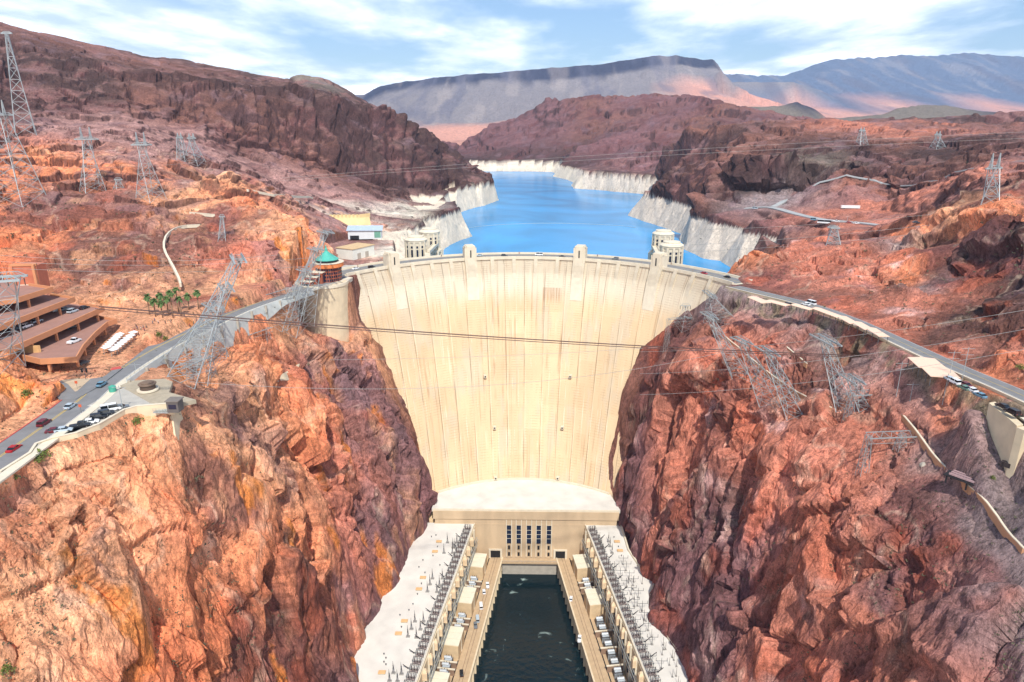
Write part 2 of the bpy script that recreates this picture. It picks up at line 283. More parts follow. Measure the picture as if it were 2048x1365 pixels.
for tri in ctri:
    P = CX[list(tri)]; V = CD[list(tri)]
    ang = np.arctan2(P[:, 0], P[:, 1]); rad = np.hypot(P[:, 0], P[:, 1])
    if P[:, 1].min() < 0 and np.ptp(ang) > 2: a0, a1 = 0, lth
    else:
        mg = 0.03; a0 = max(0, int((ang.min()-mg-th[0])/dth)); a1 = min(lth, int((ang.max()+mg-th[0])/dth)+2)
    # the nearest point of the triangle to the origin
    dmin = 1e9
    for k in range(3):
        p, q = P[k], P[(k+1) % 3]; d = q-p; t = np.clip(-(p@d)/(d@d+1e-9), 0, 1); dmin = min(dmin, np.hypot(*(p+t*d)))
    r0 = max(0, np.searchsorted(rr, dmin*.965-3)); r1 = min(lrr, np.searchsorted(rr, rad.max()*1.035+3)+1)
    if a1 <= a0 or r1 <= r0: continue
    qx = QX[a0:a1, r0:r1]; qy = QY[a0:a1, r0:r1]
    det = (P[1, 1]-P[2, 1])*(P[0, 0]-P[2, 0])+(P[2, 0]-P[1, 0])*(P[0, 1]-P[2, 1])
    if abs(det) < 1e-9: continue
    l0 = ((P[1, 1]-P[2, 1])*(qx-P[2, 0])+(P[2, 0]-P[1, 0])*(qy-P[2, 1]))/det
    l1 = ((P[2, 1]-P[0, 1])*(qx-P[2, 0])+(P[0, 0]-P[2, 0])*(qy-P[2, 1]))/det
    l2 = 1-l0-l1; m = (l0 >= -1e-6) & (l1 >= -1e-6) & (l2 >= -1e-6)
    if m.any():
        l = np.stack([l0[m], l1[m], l2[m]], 1); sub = D5[a0:a1, r0:r1]; sub[m] = l@V
H = D5[..., 0]; ROUGH = D5[..., 4]*np.where((X > 127) & (Y < 215) & (Y > 60), .45, 1.); C3 = D5[..., 1:4]

# ledges the roads, yards and buildings stand on
LROAD = [(-136,-40,186),(-135,60,186),(-136,120,186),(-139,166,185.6),(-142,196,185.2),(-145,215,185),(-146.5,251,184.6),(-143,286,184),(-139,320,183),(-132,352,181.5),(-124,384,179.6),(-114,412,179.2)]
UROAD = [Pt(1490,417,740),Pt(1540,415,720),Pt(1600,430,660),Pt(1650,440,620),Pt(1720,446,585),Pt(1790,455,540),Pt(1860,466,500)]
PADS = []                                                   # (distance function result, target z, inner, outer)
def flatten(mask_d, z, inner, outer, keep=0.):
    global H, ROUGH
    k = 1-sstep(inner, outer, mask_d); H = H*(1-k)+z*k; ROUGH = ROUGH*(1-k*(1-keep))
def pad(pg, z, soft=4):
    d, _ = polydist(X, Y, pg+[pg[0]]); d = np.where(inpoly(X, Y, pg), 0, d); flatten(d, z, .5, soft)
near = RR < 1000
d, z = polydist(X, Y, LROAD[:-2]+[(-131,364,181)]); flatten(d, z-.35, 8.4, 9.8)
pad([(-126,176),(-121,198),(-128,232),(-148,232),(-148,150),(-137,150)], 184.4, 3)
pad([(-150,222),(-230,205),(-300,250),(-262,315),(-196,312),(-172,276),(-156,262)], 186.0, 6)
pad([(-152,262),(-172,276),(-176,306),(-150,345),(-134,362),(-150,300)], 188.6, 5)
pad([(-137,382),(-128,381),(-110,384),(-106,396),(-108,416),(-104,440),(-118,452),(-142,430),(-140,396)], 178.2, 1.6)
pad([(-100,455),(-142,455),(-150,520),(-140,545),(-105,540),(-98,500)], 180.5, 5)
d, z = polydist(X, Y, RROAD); flatten(d, z-.35, 7, 10)
QW = [(*Pz(*p, 186.5)[:2], z) for p, z in zip([(1970,800),(1978,806),(1995,820),(2018,838),(2034,852),(2060,870)], (183, 182, 178, 174, 170, 166))]
d, z = polydist(X, Y, [(p[0]-3, p[1]-1, p[2]) for p in QW]); flatten(d, z, 2., 7, .4)
d, z = polydist(X, Y, UROAD); flatten(d, z-.6, 7, 16)
# nothing may stand in the powerhouse yard, the river or the foundation of the dam
inside = (np.abs(X) < np.where(Y > 240, 52, 60)) & (Y < 470)
H = np.where((np.abs(X) < 50) & (Y < 470), np.minimum(H, 0), H)

# rock relief, displaced along the slope normal
def grid_normals(P):
    a = np.gradient(P, axis=0); b = np.gradient(P, axis=1); n = np.cross(b, a); n /= (np.linalg.norm(n, axis=2, keepdims=True)+1e-9)
    n *= np.sign(n[..., 2:3]+1e-9); return n
P = np.stack([X, Y, H], 2); Nn = grid_normals(P)
steep = sstep(.92, .55, Nn[..., 2])
amp = ROUGH*(.5+.5*steep)
off = np.zeros(X.shape)
slab = .3+.7*sstep(-.22, .22, fbm(X/38, Y/38, H/38, 3, 201))       # broken ground and smooth slabs alternate
lake = (Y > 470) & (RR < 2600)
band = lake*sstep(133, 136, H)*(1-sstep(166, 172, H))
def part(sl, f):
    x, y, z = X[:, sl], Y[:, sl], H[:, sl]; return f(x, y, z)
i1 = np.searchsorted(rr, 1700); i2 = np.searchsorted(rr, 1500)
s1 = slice(0, i1); s2 = slice(0, i2); s3 = slice(np.searchsorted(rr, 600), lrr)
amp = amp*(1-.6*band)
v, ed, id1 = part(s1, lambda x, y, z: facets(x/24+.5*fbm(x/15, y/15, z/30, 2, 3), y/24, z/44+.4*fbm(x/15, y/15, z/30, 2, 4), 5))
k = 1-sstep(900, 1700, RR[:, s1]); off[:, s1] += k*(7.0*v-1.2*(1-sstep(0, .06, ed)))
CELL = np.zeros(X.shape, np.float32); CELL[:, s1] = id1
v, ed, id2 = part(s2, lambda x, y, z: facets(x/8.5+.5*fbm(x/6, y/6, z/9, 2, 13), y/8.5, z/15+.4*fbm(x/6, y/6, z/9, 2, 14), 15))
k = 1-sstep(900, 1500, RR[:, s2]); off[:, s2] += k*(2.3*v-.5*(1-sstep(0, .08, ed)))*slab[:, s2]
CELL2 = np.zeros(X.shape, np.float32); CELL2[:, s2] = id2
s5 = slice(0, np.searchsorted(rr, 560)); v, ed, id3 = part(s5, lambda x, y, z: facets(x/3.4, y/3.4, z/5.2, 25)); k = 1-sstep(380, 560, RR[:, s5]); off[:, s5] += k*(1.0*v-.3*(1-sstep(0, .1, ed)))*slab[:, s5]
s4 = slice(0, np.searchsorted(rr, 420)); off[:, s4] += part(s4, lambda x, y, z: .9*ridge(x/5, y/5, z/9, 4, 45)+.5*fbm(x/1.6, y/1.6, z/2.2, 2, 47))*(1-sstep(300, 420, RR[:, s4]))*slab[:, s4]
def joints(x, y, z):
    wv = 9*fbm(x/50, y/50, z/50, 3, 211); k1 = (y+.42*z+wv)/19.; k2 = (z+.38*y-.2*x+wv*.8)/21.; k3 = (y-.5*z+wv*1.3)/7.
    saw = lambda k: np.where(k-np.floor(k) < .86, (k-np.floor(k))/.86, (1-(k-np.floor(k)))/.14)-.5
    a = saw(k1)*(.4+1.2*hf(np.floor(k1), 0*k1, 0*k1, 5)); b = saw(k2)*(.4+1.2*hf(np.floor(k2), 0*k2, 0*k2, 6)); c = saw(k3)*hf(np.floor(k3), 0*k3, 0*k3, 7)
    lf_ = x < 0; return np.where(lf_, 4.2*a+1.2*b+1.6*c, 1.6*a-4.4*b+.9*c)
off[:, s2] += part(s2, joints)*(1-sstep(500, 1300, RR[:, s2]))*sstep(-.25, .15, fbm(X[:, s2]/80, Y[:, s2]/80, H[:, s2]/80, 2, 221))
off += np.where(RR < 1500, 5*fbm(X/60, Y/60, H/60, 5, 31, .6), 0)
off[:, s1] += 3.2*part(s1, lambda x, y, z: ridge(x/18+z/60, y/18-z/50, z/70, 5, 41))*(.3+.7*steep[:, s1])
kf = sstep(500, 1100, RR[:, s3])
off[:, s3] += kf*part(s3, lambda x, y, z: 24*ridge(x/150, y/150, z/400, 5, 51)+6*ridge(x/35, y/35, z/90, 3, 57)+6*fbm(x/40, y/40, z/40, 3, 58))*np.where(RR[:, s3] < 2900, .8, 1.8)
s7 = slice(np.searchsorted(rr, 4300), lrr); off[:, s7] += part(s7, lambda x, y, z: 42*ridge(x/170+.6*fbm(x/400, y/400, 0*x, 2, 7), y/1100, 0*x, 3, 83))
vv, ee, ii = part(s6 := slice(np.searchsorted(rr, 520), np.searchsorted(rr, 3000)), lambda x, y, z: facets(x/62+.4*fbm(x/40, y/40, z/60, 2, 73), y/62, z/80, 75)); off[:, s6] += sstep(520, 900, RR[:, s6])*(12*vv-4*(1-sstep(0, .06, ee)))
vv, ee, ii = part(s8 := slice(np.searchsorted(rr, 1400), np.searchsorted(rr, 3600)), lambda x, y, z: facets(x/130+.4*fbm(x/90, y/90, 0*x, 2, 73), y/130, z/160, 95)); off[:, s8] += sstep(1400, 1700, RR[:, s8])*(26*vv-8*(1-sstep(0, .07, ee))+16*ridge(X[:, s8]/70, Y[:, s8]/70, H[:, s8]/200, 3, 96))*(1-sstep(2900, 3600, RR[:, s8])); CELL[:, s8] += ii-.5*(RR[:, s8] > 1700)
off[:, s3] += (kf*part(s3, lambda x, y, z: 9*ridge(x/34, y/34, z/300, 4, 59)+14*ridge(x/85, y/85, z/400, 3, 63)))*sstep(.97, .8, Nn[:, s3, 2])*(RR[:, s3] < 3000)
P2 = P+Nn*(off*amp)[..., None]
# keep displaced rock clear of the yards: restore water line sharpness
P = P2
# the rock was cut back below the rounded wall at the end of the dam
br_ = P[..., 0]/np.maximum(P[..., 1], 1); cut = 270-P[..., 1]*np.interp(br_, [-.344, -.275], [.303, .326])+2.2*fbm(X/9, Y/9, H/9, 3, 401)
kc = sstep(-.352, -.343, br_)*(1-sstep(-.272, -.262, br_))*sstep(285, 315, P[..., 1])*(P[..., 1] < 392)
P[..., 2] = np.where(P[..., 2] > cut, P[..., 2]*(1-kc)+cut*kc, P[..., 2])
Hn = P[..., 2]
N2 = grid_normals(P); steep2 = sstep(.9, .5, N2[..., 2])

# colour of the rock itself, with haze blue kept in the far range (varnish, iron stain, veins, bleached lake band)
x, y, z = P[..., 0], P[..., 1], P[..., 2]
Cc = C3.copy()
def mixc(c, k): 
    global Cc
    k = np.clip(k, 0, 1)[..., None]; Cc = Cc*(1-k)+np.array(lin(c))*k
nearL = (x < 0) & (RR < 700); nearR = (x > 0) & (RR < 520)
g1 = fbm(x/45, y/45, z/70, 4, 61); g2 = fbm(x/14, y/14, z/40, 4, 67); g3 = fbm(x/5, y/5, z/12, 3, 71)
kk = (RR < 2600)
mixc((104,66,64), kk*sstep(.08, .34, g1+.4*g2)*.75*(.35+.65*sstep(0, .5, ROUGH)))
mixc((232,172,128), nearL*sstep(.16, .4, g2-.3*g1)*.4*sstep(0, .4, ROUGH)); mixc((214,128,54), nearL*sstep(.3, .45, fbm(x/12, y/12, z/50, 3, 81))*.7*steep2)
mixc((182,92,62), (nearL | nearR)*sstep(.2, .45, fbm(x/20, y/20, z/20, 3, 85))*.4)
mixc((120,98,104), kk*sstep(.2, .4, fbm(x/26, y/26, z/34, 4, 91))*.42*sstep(0, .4, ROUGH))
mixc((208,168,160), nearR*sstep(.28, .5, fbm(x/18, y/18, z/18, 4, 95))*.6)
vein = 1-sstep(0, .035, np.abs(fbm(x/30, y/30, z/60, 3, 99))); mixc((226,206,180), (nearL | nearR)*vein*.22*sstep(.1, .5, ROUGH))
mixc((70,50,50), kk*(1-sstep(0, .05, np.abs(fbm(x/18, y/18, z/60, 4, 103))))*.5*steep2)
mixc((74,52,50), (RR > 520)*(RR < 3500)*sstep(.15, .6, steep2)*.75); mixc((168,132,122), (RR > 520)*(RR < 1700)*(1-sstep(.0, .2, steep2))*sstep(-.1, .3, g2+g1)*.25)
cellmod = 1+.2*(CELL-.5)+.3*(CELL2-.5)*(RR < 1200)
Cc = Cc*cellmod[..., None]*(1+.22*g3*(RR < 900))[..., None]
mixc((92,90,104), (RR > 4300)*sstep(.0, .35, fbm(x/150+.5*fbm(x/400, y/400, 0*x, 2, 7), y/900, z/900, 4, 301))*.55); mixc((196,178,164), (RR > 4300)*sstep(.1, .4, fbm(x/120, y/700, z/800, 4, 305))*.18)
mixc((134,118,116), sstep(122, 126, x-9*g1-3*g2)*(1-sstep(196, 208, y+24*g1+10*g2))*(y > 60)*(x < 156)*(z < 184)*.75)
dr, _ = polydist(x, y, RROAD); mixc((134,126,100), (dr < 16)*(dr > 3)*(x < np.interp(y, [q[1] for q in RROAD[::-1]][::-1], [q[0] for q in RROAD[::-1]][::-1]))*sstep(-.2, .15, g3+.6*g2)*.7*(1-sstep(10, 16, dr)))
# bathtub ring
dl, _ = polydist(x, y, SHORE_L+SHORE_F[1:]); ringz = 168+.8*fbm(x/30, y/30, z*0, 3, 111)
ring = (Y > 476) & (RR < 2500) & (dl < 130) & (z > 118) & (z < ringz+(RR > 1500)*-4) & (dl < np.where((x < 0) & (y < 1050), 120, 62)+14*g2) & ~((x < -104) & (y < 540))
wc = np.array(lin((226,214,196)))*(1+.13*fbm(x/9, y/9, z/2.2, 4, 115)+.16*fbm(x/60, y/60, z/1.7, 3, 117)+.1*g2)[..., None]; wc = wc*np.where((x > 120)[..., None], np.array([.8,.78,.78]), np.array([1,.97,.92]))
wl = (z < 136)[..., None]; Cc = np.where(ring[..., None], np.where(wl, wc*.7, wc), Cc)
Cc = np.clip(Cc*np.where(x<0, 1.0, 1.0)[..., None], .01, .9)

def grid_mesh(name, P, col, material, smooth=True):
    nu, nv = P.shape[:2]; me = bpy.data.meshes.new(name)
    idx = np.arange(nu*nv, dtype=np.int32).reshape(nu, nv)
    q = np.stack([idx[:-1, :-1], idx[:-1, 1:], idx[1:, 1:], idx[1:, :-1]], -1).reshape(-1, 4)
    me.vertices.add(nu*nv); me.vertices.foreach_set('co', P.reshape(-1).astype(np.float32))
    me.loops.add(q.size); me.loops.foreach_set('vertex_index', q.reshape(-1))
    me.polygons.add(len(q)); me.polygons.foreach_set('loop_start', np.arange(0, q.size, 4, dtype=np.int32)); 
    me.polygons.foreach_set('use_smooth', np.full(len(q), smooth)); me.update(calc_edges=True)
    if col is not None:
        at = me.color_attributes.new('rock', 'FLOAT_COLOR', 'POINT'); c4 = np.ones((nu*nv, 4), np.float32); c4[:, :3] = col.reshape(-1, 3); at.data.foreach_set('color', c4.reshape(-1))
    me.materials.append(material); o = bpy.data.objects.new(name, me); COL.objects.link(o); return o
def rock_material():
    m = bpy.data.materials.new('rock'); m.use_nodes = True; t = m.node_tree; b = t.nodes['Principled BSDF']; b.inputs['Roughness'].default_value = .95; b.inputs['Specular IOR Level'].default_value = .15
    nn = t.nodes.new; l = t.links.new
    at = nn('ShaderNodeAttribute'); at.attribute_name = 'rock'; tcd = nn('ShaderNodeTexCoord')
    def noise(scale, det, rough=.6, zs=1.):
        mp = nn('ShaderNodeMapping'); mp.inputs['Scale'].default_value = (scale, scale, scale*zs); l(tcd.outputs['Object'], mp.inputs[0])
        n = nn('ShaderNodeTexNoise'); n.inputs['Scale'].default_value = 1; n.inputs['Detail'].default_value = det; n.inputs['Roughness'].default_value = rough; l(mp.outputs[0], n.inputs['Vector']); return n.outputs[0]
    def rng_(v, lo, hi, o0, o1):
        r = nn('ShaderNodeMapRange'); r.interpolation_type = 'SMOOTHSTEP'; l(v, r.inputs[0])
        for i, q in enumerate((lo, hi, o0, o1)): r.inputs[i+1].default_value = q
        return r.outputs[0]
    a = noise(.5, 6, .75, .35); c = noise(.055, 9, .7, .4); d = noise(2.0, 4, .75); e_ = noise(.16, 7, .7, .3)
    k = M('MULTIPLY', rng_(a, .3, .68, .7, 1.3), rng_(c, .3, .7, .8, 1.18), tree=t)
    k = M('MULTIPLY', k, rng_(d, .32, .62, .8, 1.12), tree=t)
    cr = M('ABSOLUTE', M('SUBTRACT', e_, .5, tree=t), tree=t); crk = rng_(cr, .0, .025, .62, 1.); k = M('MULTIPLY', k, crk, tree=t)      # fracture lines
    fl = rng_(noise(.9, 3, .8), .62, .72, 1., .5); k = M('MULTIPLY', k, fl, tree=t)                                                   # dark varnished flecks
    cr2 = M('ABSOLUTE', M('SUBTRACT', noise(.42, 5, .65, .5), .5, tree=t), tree=t); k = M('MULTIPLY', k, rng_(cr2, 0., .035, .72, 1.), tree=t)
    k = M('MULTIPLY', k, 1.3, tree=t)
    sp = nn('ShaderNodeSeparateColor'); l(at.outputs['Color'], sp.inputs[0]); soft = rng_(sp.outputs[2], .3, .5, 1., .3)      # the bleached band is smoother
    k = M('ADD', M('MULTIPLY', M('SUBTRACT', k, 1.05, tree=t), soft, tree=t), 1.05, tree=t)
    mxn = nn('ShaderNodeVectorMath'); mxn.operation = 'SCALE'; l(at.outputs['Color'], mxn.inputs[0]); l(k, mxn.inputs['Scale'])
    l(mxn.outputs[0], b.inputs['Base Color'])
    h = M('ADD', M('MULTIPLY', c, 9., tree=t), M('ADD', M('MULTIPLY', a, 2.6, tree=t), M('MULTIPLY', d, .5, tree=t), tree=t), tree=t)
    h = M('ADD', h, M('MULTIPLY', crk, 1.2, tree=t), tree=t)
    bu = nn('ShaderNodeBump'); bu.inputs['Strength'].default_value = .65; bu.inputs['Distance'].default_value = 1.; l(h, bu.inputs['Height']); l(bu.outputs[0], b.inputs['Normal'])
    return m
ROCK = rock_material()
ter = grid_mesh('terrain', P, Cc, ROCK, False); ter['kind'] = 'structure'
import bisect
def ground(x_, y_):
    """height of the finished terrain at a place"""
    r = math.hypot(x_, y_); t = math.atan2(x_, y_); i = int(round((t-th[0])/dth)); j = int(np.searchsorted(rr, r))
    i = min(max(i, 0), lth-1); j = min(max(j, 0), lrr-1); return float(P[i, j, 2])
# ------------------------------------------------------------------ mesh helpers
class MB:
    def __init__(s): s.v = []; s.f = []; s.sm = []
    def add(s, vs, fs, smooth=False):
        o = len(s.v); s.v += [tuple(v) for v in vs]; s.f += [tuple(o+i for i in f) for f in fs]; s.sm += [smooth]*len(fs)
    def box(s, c, d, rz=0., taper=1.):
        hx, hy, hz = d[0]/2, d[1]/2, d[2]; co, si = math.cos(rz), math.sin(rz); vs = []
        for z, k in ((0, 1), (hz, taper)):
            for x, y in ((-hx, -hy), (hx, -hy), (hx, hy), (-hx, hy)):
                x *= k; y *= k; vs.append((c[0]+x*co-y*si, c[1]+x*si+y*co, c[2]+z))
        s.add(vs, [(3, 2, 1, 0), (4, 5, 6, 7), (0, 1, 5, 4), (1, 2, 6, 5), (2, 3, 7, 6), (3, 0, 4, 7)]); return s
    def prism(s, pg, z0, z1):
        """pg: list of (x, y); z0, z1 numbers"""
        a = sum(pg[i][0]*pg[(i+1) % len(pg)][1]-pg[(i+1) % len(pg)][0]*pg[i][1] for i in range(len(pg)))
        if a < 0: pg = pg[::-1]
        n = len(pg); s.add([(x, y, z0) for x, y in pg]+[(x, y, z1) for x, y in pg], [tuple(range(n))[::-1], tuple(range(n, 2*n))]+[(i, (i+1) % n, n+(i+1) % n, n+i) for i in range(n)]); return s
    def tube(s, p, q, r=.1, n=4, r2=None, smooth=False):
        p, q = Vector(p), Vector(q); d = (q-p)
        if d.length < 1e-6: return s
        d.normalize(); u = d.cross(Vector((0, 0, 1)) if abs(d.z) < .95 else Vector((1, 0, 0))).normalized(); w_ = d.cross(u); r2 = r if r2 is None else r2
        vs = []
        for c, k in ((p, r), (q, r2)):
            for i in range(n):
                a = 2*PI*(i+.5)/n; vs.append(c+u*math.cos(a)*k+w_*math.sin(a)*k)
        s.add(vs, [tuple(range(n))[::-1], tuple(range(n, 2*n))]+[(i, (i+1) % n, n+(i+1) % n, n+i) for i in range(n)], smooth); return s
    def poly(s, pts, r=.1, n=4):
        for a, b in zip(pts[:-1], pts[1:]): s.tube(a, b, r, n)
        return s
    def lathe(s, c, prof, n=16, smooth=False, a0=0., sx=1., sy=1.):
        vs = []
        for r, z in prof:
            for i in range(n): a = a0+2*PI*i/n; vs.append((c[0]+r*sx*math.cos(a), c[1]+r*sy*math.sin(a), c[2]+z))
        fs = [(j*n+i, j*n+(i+1) % n, (j+1)*n+(i+1) % n, (j+1)*n+i) for j in range(len(prof)-1) for i in range(n)]
        fs += [tuple(range(n))[::-1], tuple((len(prof)-1)*n+i for i in range(n))]
        s.add(vs, fs, smooth); return s
    def strip(s, left, right, thick=.0):
        """ribbon between two 3D polylines, with an optional thickness downwards"""
        n = len(left); vs = list(left)+list(right); fs = [(i, n+i, n+i+1, i+1) for i in range(n-1)]
        if thick:
            vs += [(p[0], p[1], p[2]-thick) for p in left]+[(p[0], p[1], p[2]-thick) for p in right]
            m = 2*n
            fs += [(m+i, m+i+1, m+n+i+1, m+n+i) for i in range(n-1)]+[(i, i+1, m+i+1, m+i) for i in range(n-1)]+[(n+i, m+n+i, m+n+i+1, n+i+1) for i in range(n-1)]
            fs += [(0, m, m+n, n), (n-1, 2*n-1, m+2*n-1, m+n-1)]
        s.add(vs, fs); return s
    def build(s, name, m, parent=None, bevel=0):
        me = bpy.data.meshes.new(name); me.from_pydata(s.v, [], s.f); me.polygons.foreach_set('use_smooth', s.sm)
        me.materials.append(m); me.validate(); me.update()
        o = bpy.data.objects.new(name, me); COL.objects.link(o)
        if parent is not None: o.parent = parent
        return o
def tag(o, label=None, cat=None, group=None, kind=None):
    if label: o['label'] = label
    if cat: o['category'] = cat
    if group: o['group'] = group
    if kind: o['kind'] = kind
    return o
def thing(name, label, cat, loc=(0, 0, 0), rz=0., group=None):
    o = bpy.data.objects.new(name, None); COL.objects.link(o); o.location = loc; o.rotation_euler = (0, 0, rz); return tag(o, label, cat, group)
def copy_tree(o, parent=None):
    kids = list(o.children); c = o.copy(); COL.objects.link(c)
    if parent is not None: c.parent = parent
    for k in kids: copy_tree(k, c)
    return c
def local(root):
    """world -> local of a thing that has only a location and a turn about z"""
    co, si = math.cos(-root.rotation_euler.z), math.sin(-root.rotation_euler.z); l = root.location
    return lambda p: ((p[0]-l.x)*co-(p[1]-l.y)*si, (p[0]-l.x)*si+(p[1]-l.y)*co, p[2]-l.z)
def offs(pl, d):
    o = []
    for i, p in enumerate(pl):
        a = Vector(pl[max(i-1, 0)][:2]); b = Vector(pl[min(i+1, len(pl)-1)][:2]); t = (b-a).normalized(); o.append((p[0]-t.y*d, p[1]+t.x*d, p[2] if len(p) > 2 else 0))
    return o
def densify(pl, step=4.):
    o = []
    for p, q in zip(pl[:-1], pl[1:]):
        n = max(1, int(math.dist(p, q)/step)); o += [tuple(p[k]+(q[k]-p[k])*i/n for k in range(3)) for i in range(n)]
    return o+[tuple(pl[-1])]
def smooth_line(pl, n=6):
    o = []; P_ = [pl[0]]+list(pl)+[pl[-1]]
    for i in range(1, len(P_)-2):
        for k in range(n):
            t = k/n; o.append(tuple(.5*((2*P_[i][j])+(-P_[i-1][j]+P_[i+1][j])*t+(2*P_[i-1][j]-5*P_[i][j]+4*P_[i+1][j]-P_[i+2][j])*t*t+(-P_[i-1][j]+3*P_[i][j]-3*P_[i+1][j]+P_[i+2][j])*t**3) for j in range(3)))
    return o+[tuple(pl[-1])]

# ------------------------------------------------------------------ materials of built things
CONC = mat('concrete', (214,196,164), .9, var=.1, scale=.25, bump=.02)
CONC2 = mat('pale_concrete', (216,205,182), .9, var=.08, scale=.3)
CONCG = mat('grey_concrete', (172,164,150), .9, var=.12, scale=.4)
ROOFW = mat('white_roof', (214,210,200), .85, var=.1, scale=.12)
DARK = mat('dark_opening', (22,24,28), .6, var=.2)
GLASS = mat('dark_glass', (34,42,62), .15, var=.2, scale=.8)
ASPH = mat('asphalt', (124,124,124), .9, var=.12, scale=.3)
STEEL = mat('galvanised_steel', (168,176,176), .5, .35, var=.1)
STEELD = mat('weathered_steel', (96,98,100), .6, .3, var=.15)
TAN = mat('tan_deck', (186,160,126), .9, var=.1, scale=.4)
WHITE = mat('white_paint', (232,232,230), .5, var=.04)
ADOBE = mat('adobe_plaster', (206,142,100), .9, var=.06, scale=.3)
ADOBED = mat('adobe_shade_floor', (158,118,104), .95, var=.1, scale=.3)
BRICKR = mat('red_brown_brick', (156,84,60), .85, var=.12, scale=.5)
COPPER = mat('green_copper', (84,176,158), .5, .1, var=.1, scale=.6)
LAMP = mat('porcelain', (70,66,64), .4, var=.1)

def water_material(name, rgb, rough, bump, scale, stretch=(1, 1, 1), spec=.5, foam=None):
    m = bpy.data.materials.new(name); m.use_nodes = True; t = m.node_tree; b = t.nodes['Principled BSDF']; l = t.links.new
    b.inputs['Base Color'].default_value = lin(rgb)+(1,); b.inputs['Roughness'].default_value = rough; b.inputs['IOR'].default_value = 1.33; b.inputs['Specular IOR Level'].default_value = spec
    tcd = t.nodes.new('ShaderNodeTexCoord'); mp = t.nodes.new('ShaderNodeMapping'); mp.inputs['Scale'].default_value = tuple(scale*k for k in stretch); l(tcd.outputs['Object'], mp.inputs[0])
    n = t.nodes.new('ShaderNodeTexNoise'); n.inputs['Scale'].default_value = 1; n.inputs['Detail'].default_value = 5; l(mp.outputs[0], n.inputs['Vector'])
    bu = t.nodes.new('ShaderNodeBump'); bu.inputs['Distance'].default_value = bump; l(n.outputs[0], bu.inputs['Height']); l(bu.outputs[0], b.inputs['Normal'])
    n2 = t.nodes.new('ShaderNodeTexNoise'); n2.inputs['Scale'].default_value = .006 if foam is None else .09; n2.inputs['Detail'].default_value = 6; n2.inputs['Distortion'].default_value = 1.5; l(tcd.outputs['Object'], n2.inputs['Vector'])
    r = t.nodes.new('ShaderNodeValToRGB'); l(n2.outputs[0], r.inputs[0]); e = r.color_ramp.elements; c = lin(rgb)
    e[0].position = .35; e[0].color = tuple(v*.8 for v in c)+(1,); e[1].position = .65; e[1].color = tuple(min(1, v*1.2) for v in c)+(1,)
    if foam: e[1].position = .66; e[1].color = c+(1,); x_ = r.color_ramp.elements.new(.81); x_.color = lin(foam)+(1,)
    l(r.outputs[0], b.inputs['Base Color'])
    return m
# lake behind the dam, river in front of it
mb = MB(); arc = [(149*math.sin(R(a)), 342+149*math.cos(R(a))) for a in range(-57, 68, 4)]
mb.add([(x, y, 137.6) for x, y in arc]+[(260, 430, 137.6), (420, 600, 137.6), (700, 3000, 137.6), (-700, 3000, 137.6), (-420, 600, 137.6), (-260, 430, 137.6)], [tuple(range(len(arc)+6))[::-1]])
lk = mb.build('lake_water', water_material('lake', (38,144,200), .2, .2, .12, (1, .35, 1), .2)); lk['kind'] = 'structure'
mb = MB(); mb.add([(-110, -60, 0), (110, -60, 0), (70, 371, 0), (-70, 371, 0)], [(0, 1, 2, 3)])
rv = mb.build('river_water', water_material('river', (8,30,36), .08, .3, .35, spec=.5, foam=(150,170,165))); rv['kind'] = 'structure'

# ------------------------------------------------------------------ the dam
def YC(z): return 477-72*max(0., (168-z)/125.)**1.2
def RC(z): return 135-44*(179-z)/136.
def dface(a, z, out=0.):
    r = RC(z)-out; return (r*math.sin(a), YC(z)-RC(z)+r*math.cos(a), z)
dam = thing('concrete_dam', 'huge curved cream concrete arch dam wedged between the red canyon walls', 'dam', (0, 477, 0)); dl_ = local(dam)
zs = [179-1.5*i for i in range(0, 9)]+list(np.linspace(164, -6, 58)); an = np.linspace(R(-57), R(67), 145)
me = bpy.data.meshes.new('dam_wall'); vs = []; fs = []; uv = []
na, nz = len(an), len(zs)
for z in zs:
    for a in an: vs.append(dl_(dface(a, z))); uv.append((a, z))
fs = [(j*na+i, (j+1)*na+i, (j+1)*na+i+1, j*na+i+1) for j in range(nz-1) for i in range(na-1)]
b0 = len(vs)
for a in an: vs.append(dl_((149*math.sin(a), 342+149*math.cos(a), 179))); uv.append((a, 179))
for a in an: vs.append(dl_((149*math.sin(a), 342+149*math.cos(a), -6))); uv.append((a, 0))
fs += [(i, i+1, b0+i+1, b0+i) for i in range(na-1)]+[(b0+i, b0+i+1, b0+na+i+1, b0+na+i) for i in range(na-1)]+[(b0+na+i, b0+na+i+1, (nz-1)*na+i+1, (nz-1)*na+i) for i in range(na-1)]
me.from_pydata(vs, [], fs); ul = me.uv_layers.new(name='face')
for lp in me.loops: ul.data[lp.index].uv = (uv[lp.vertex_index][0]*135/15., uv[lp.vertex_index][1])
for p_ in me.polygons: p_.use_smooth = p_.index < (nz-1)*(na-1)
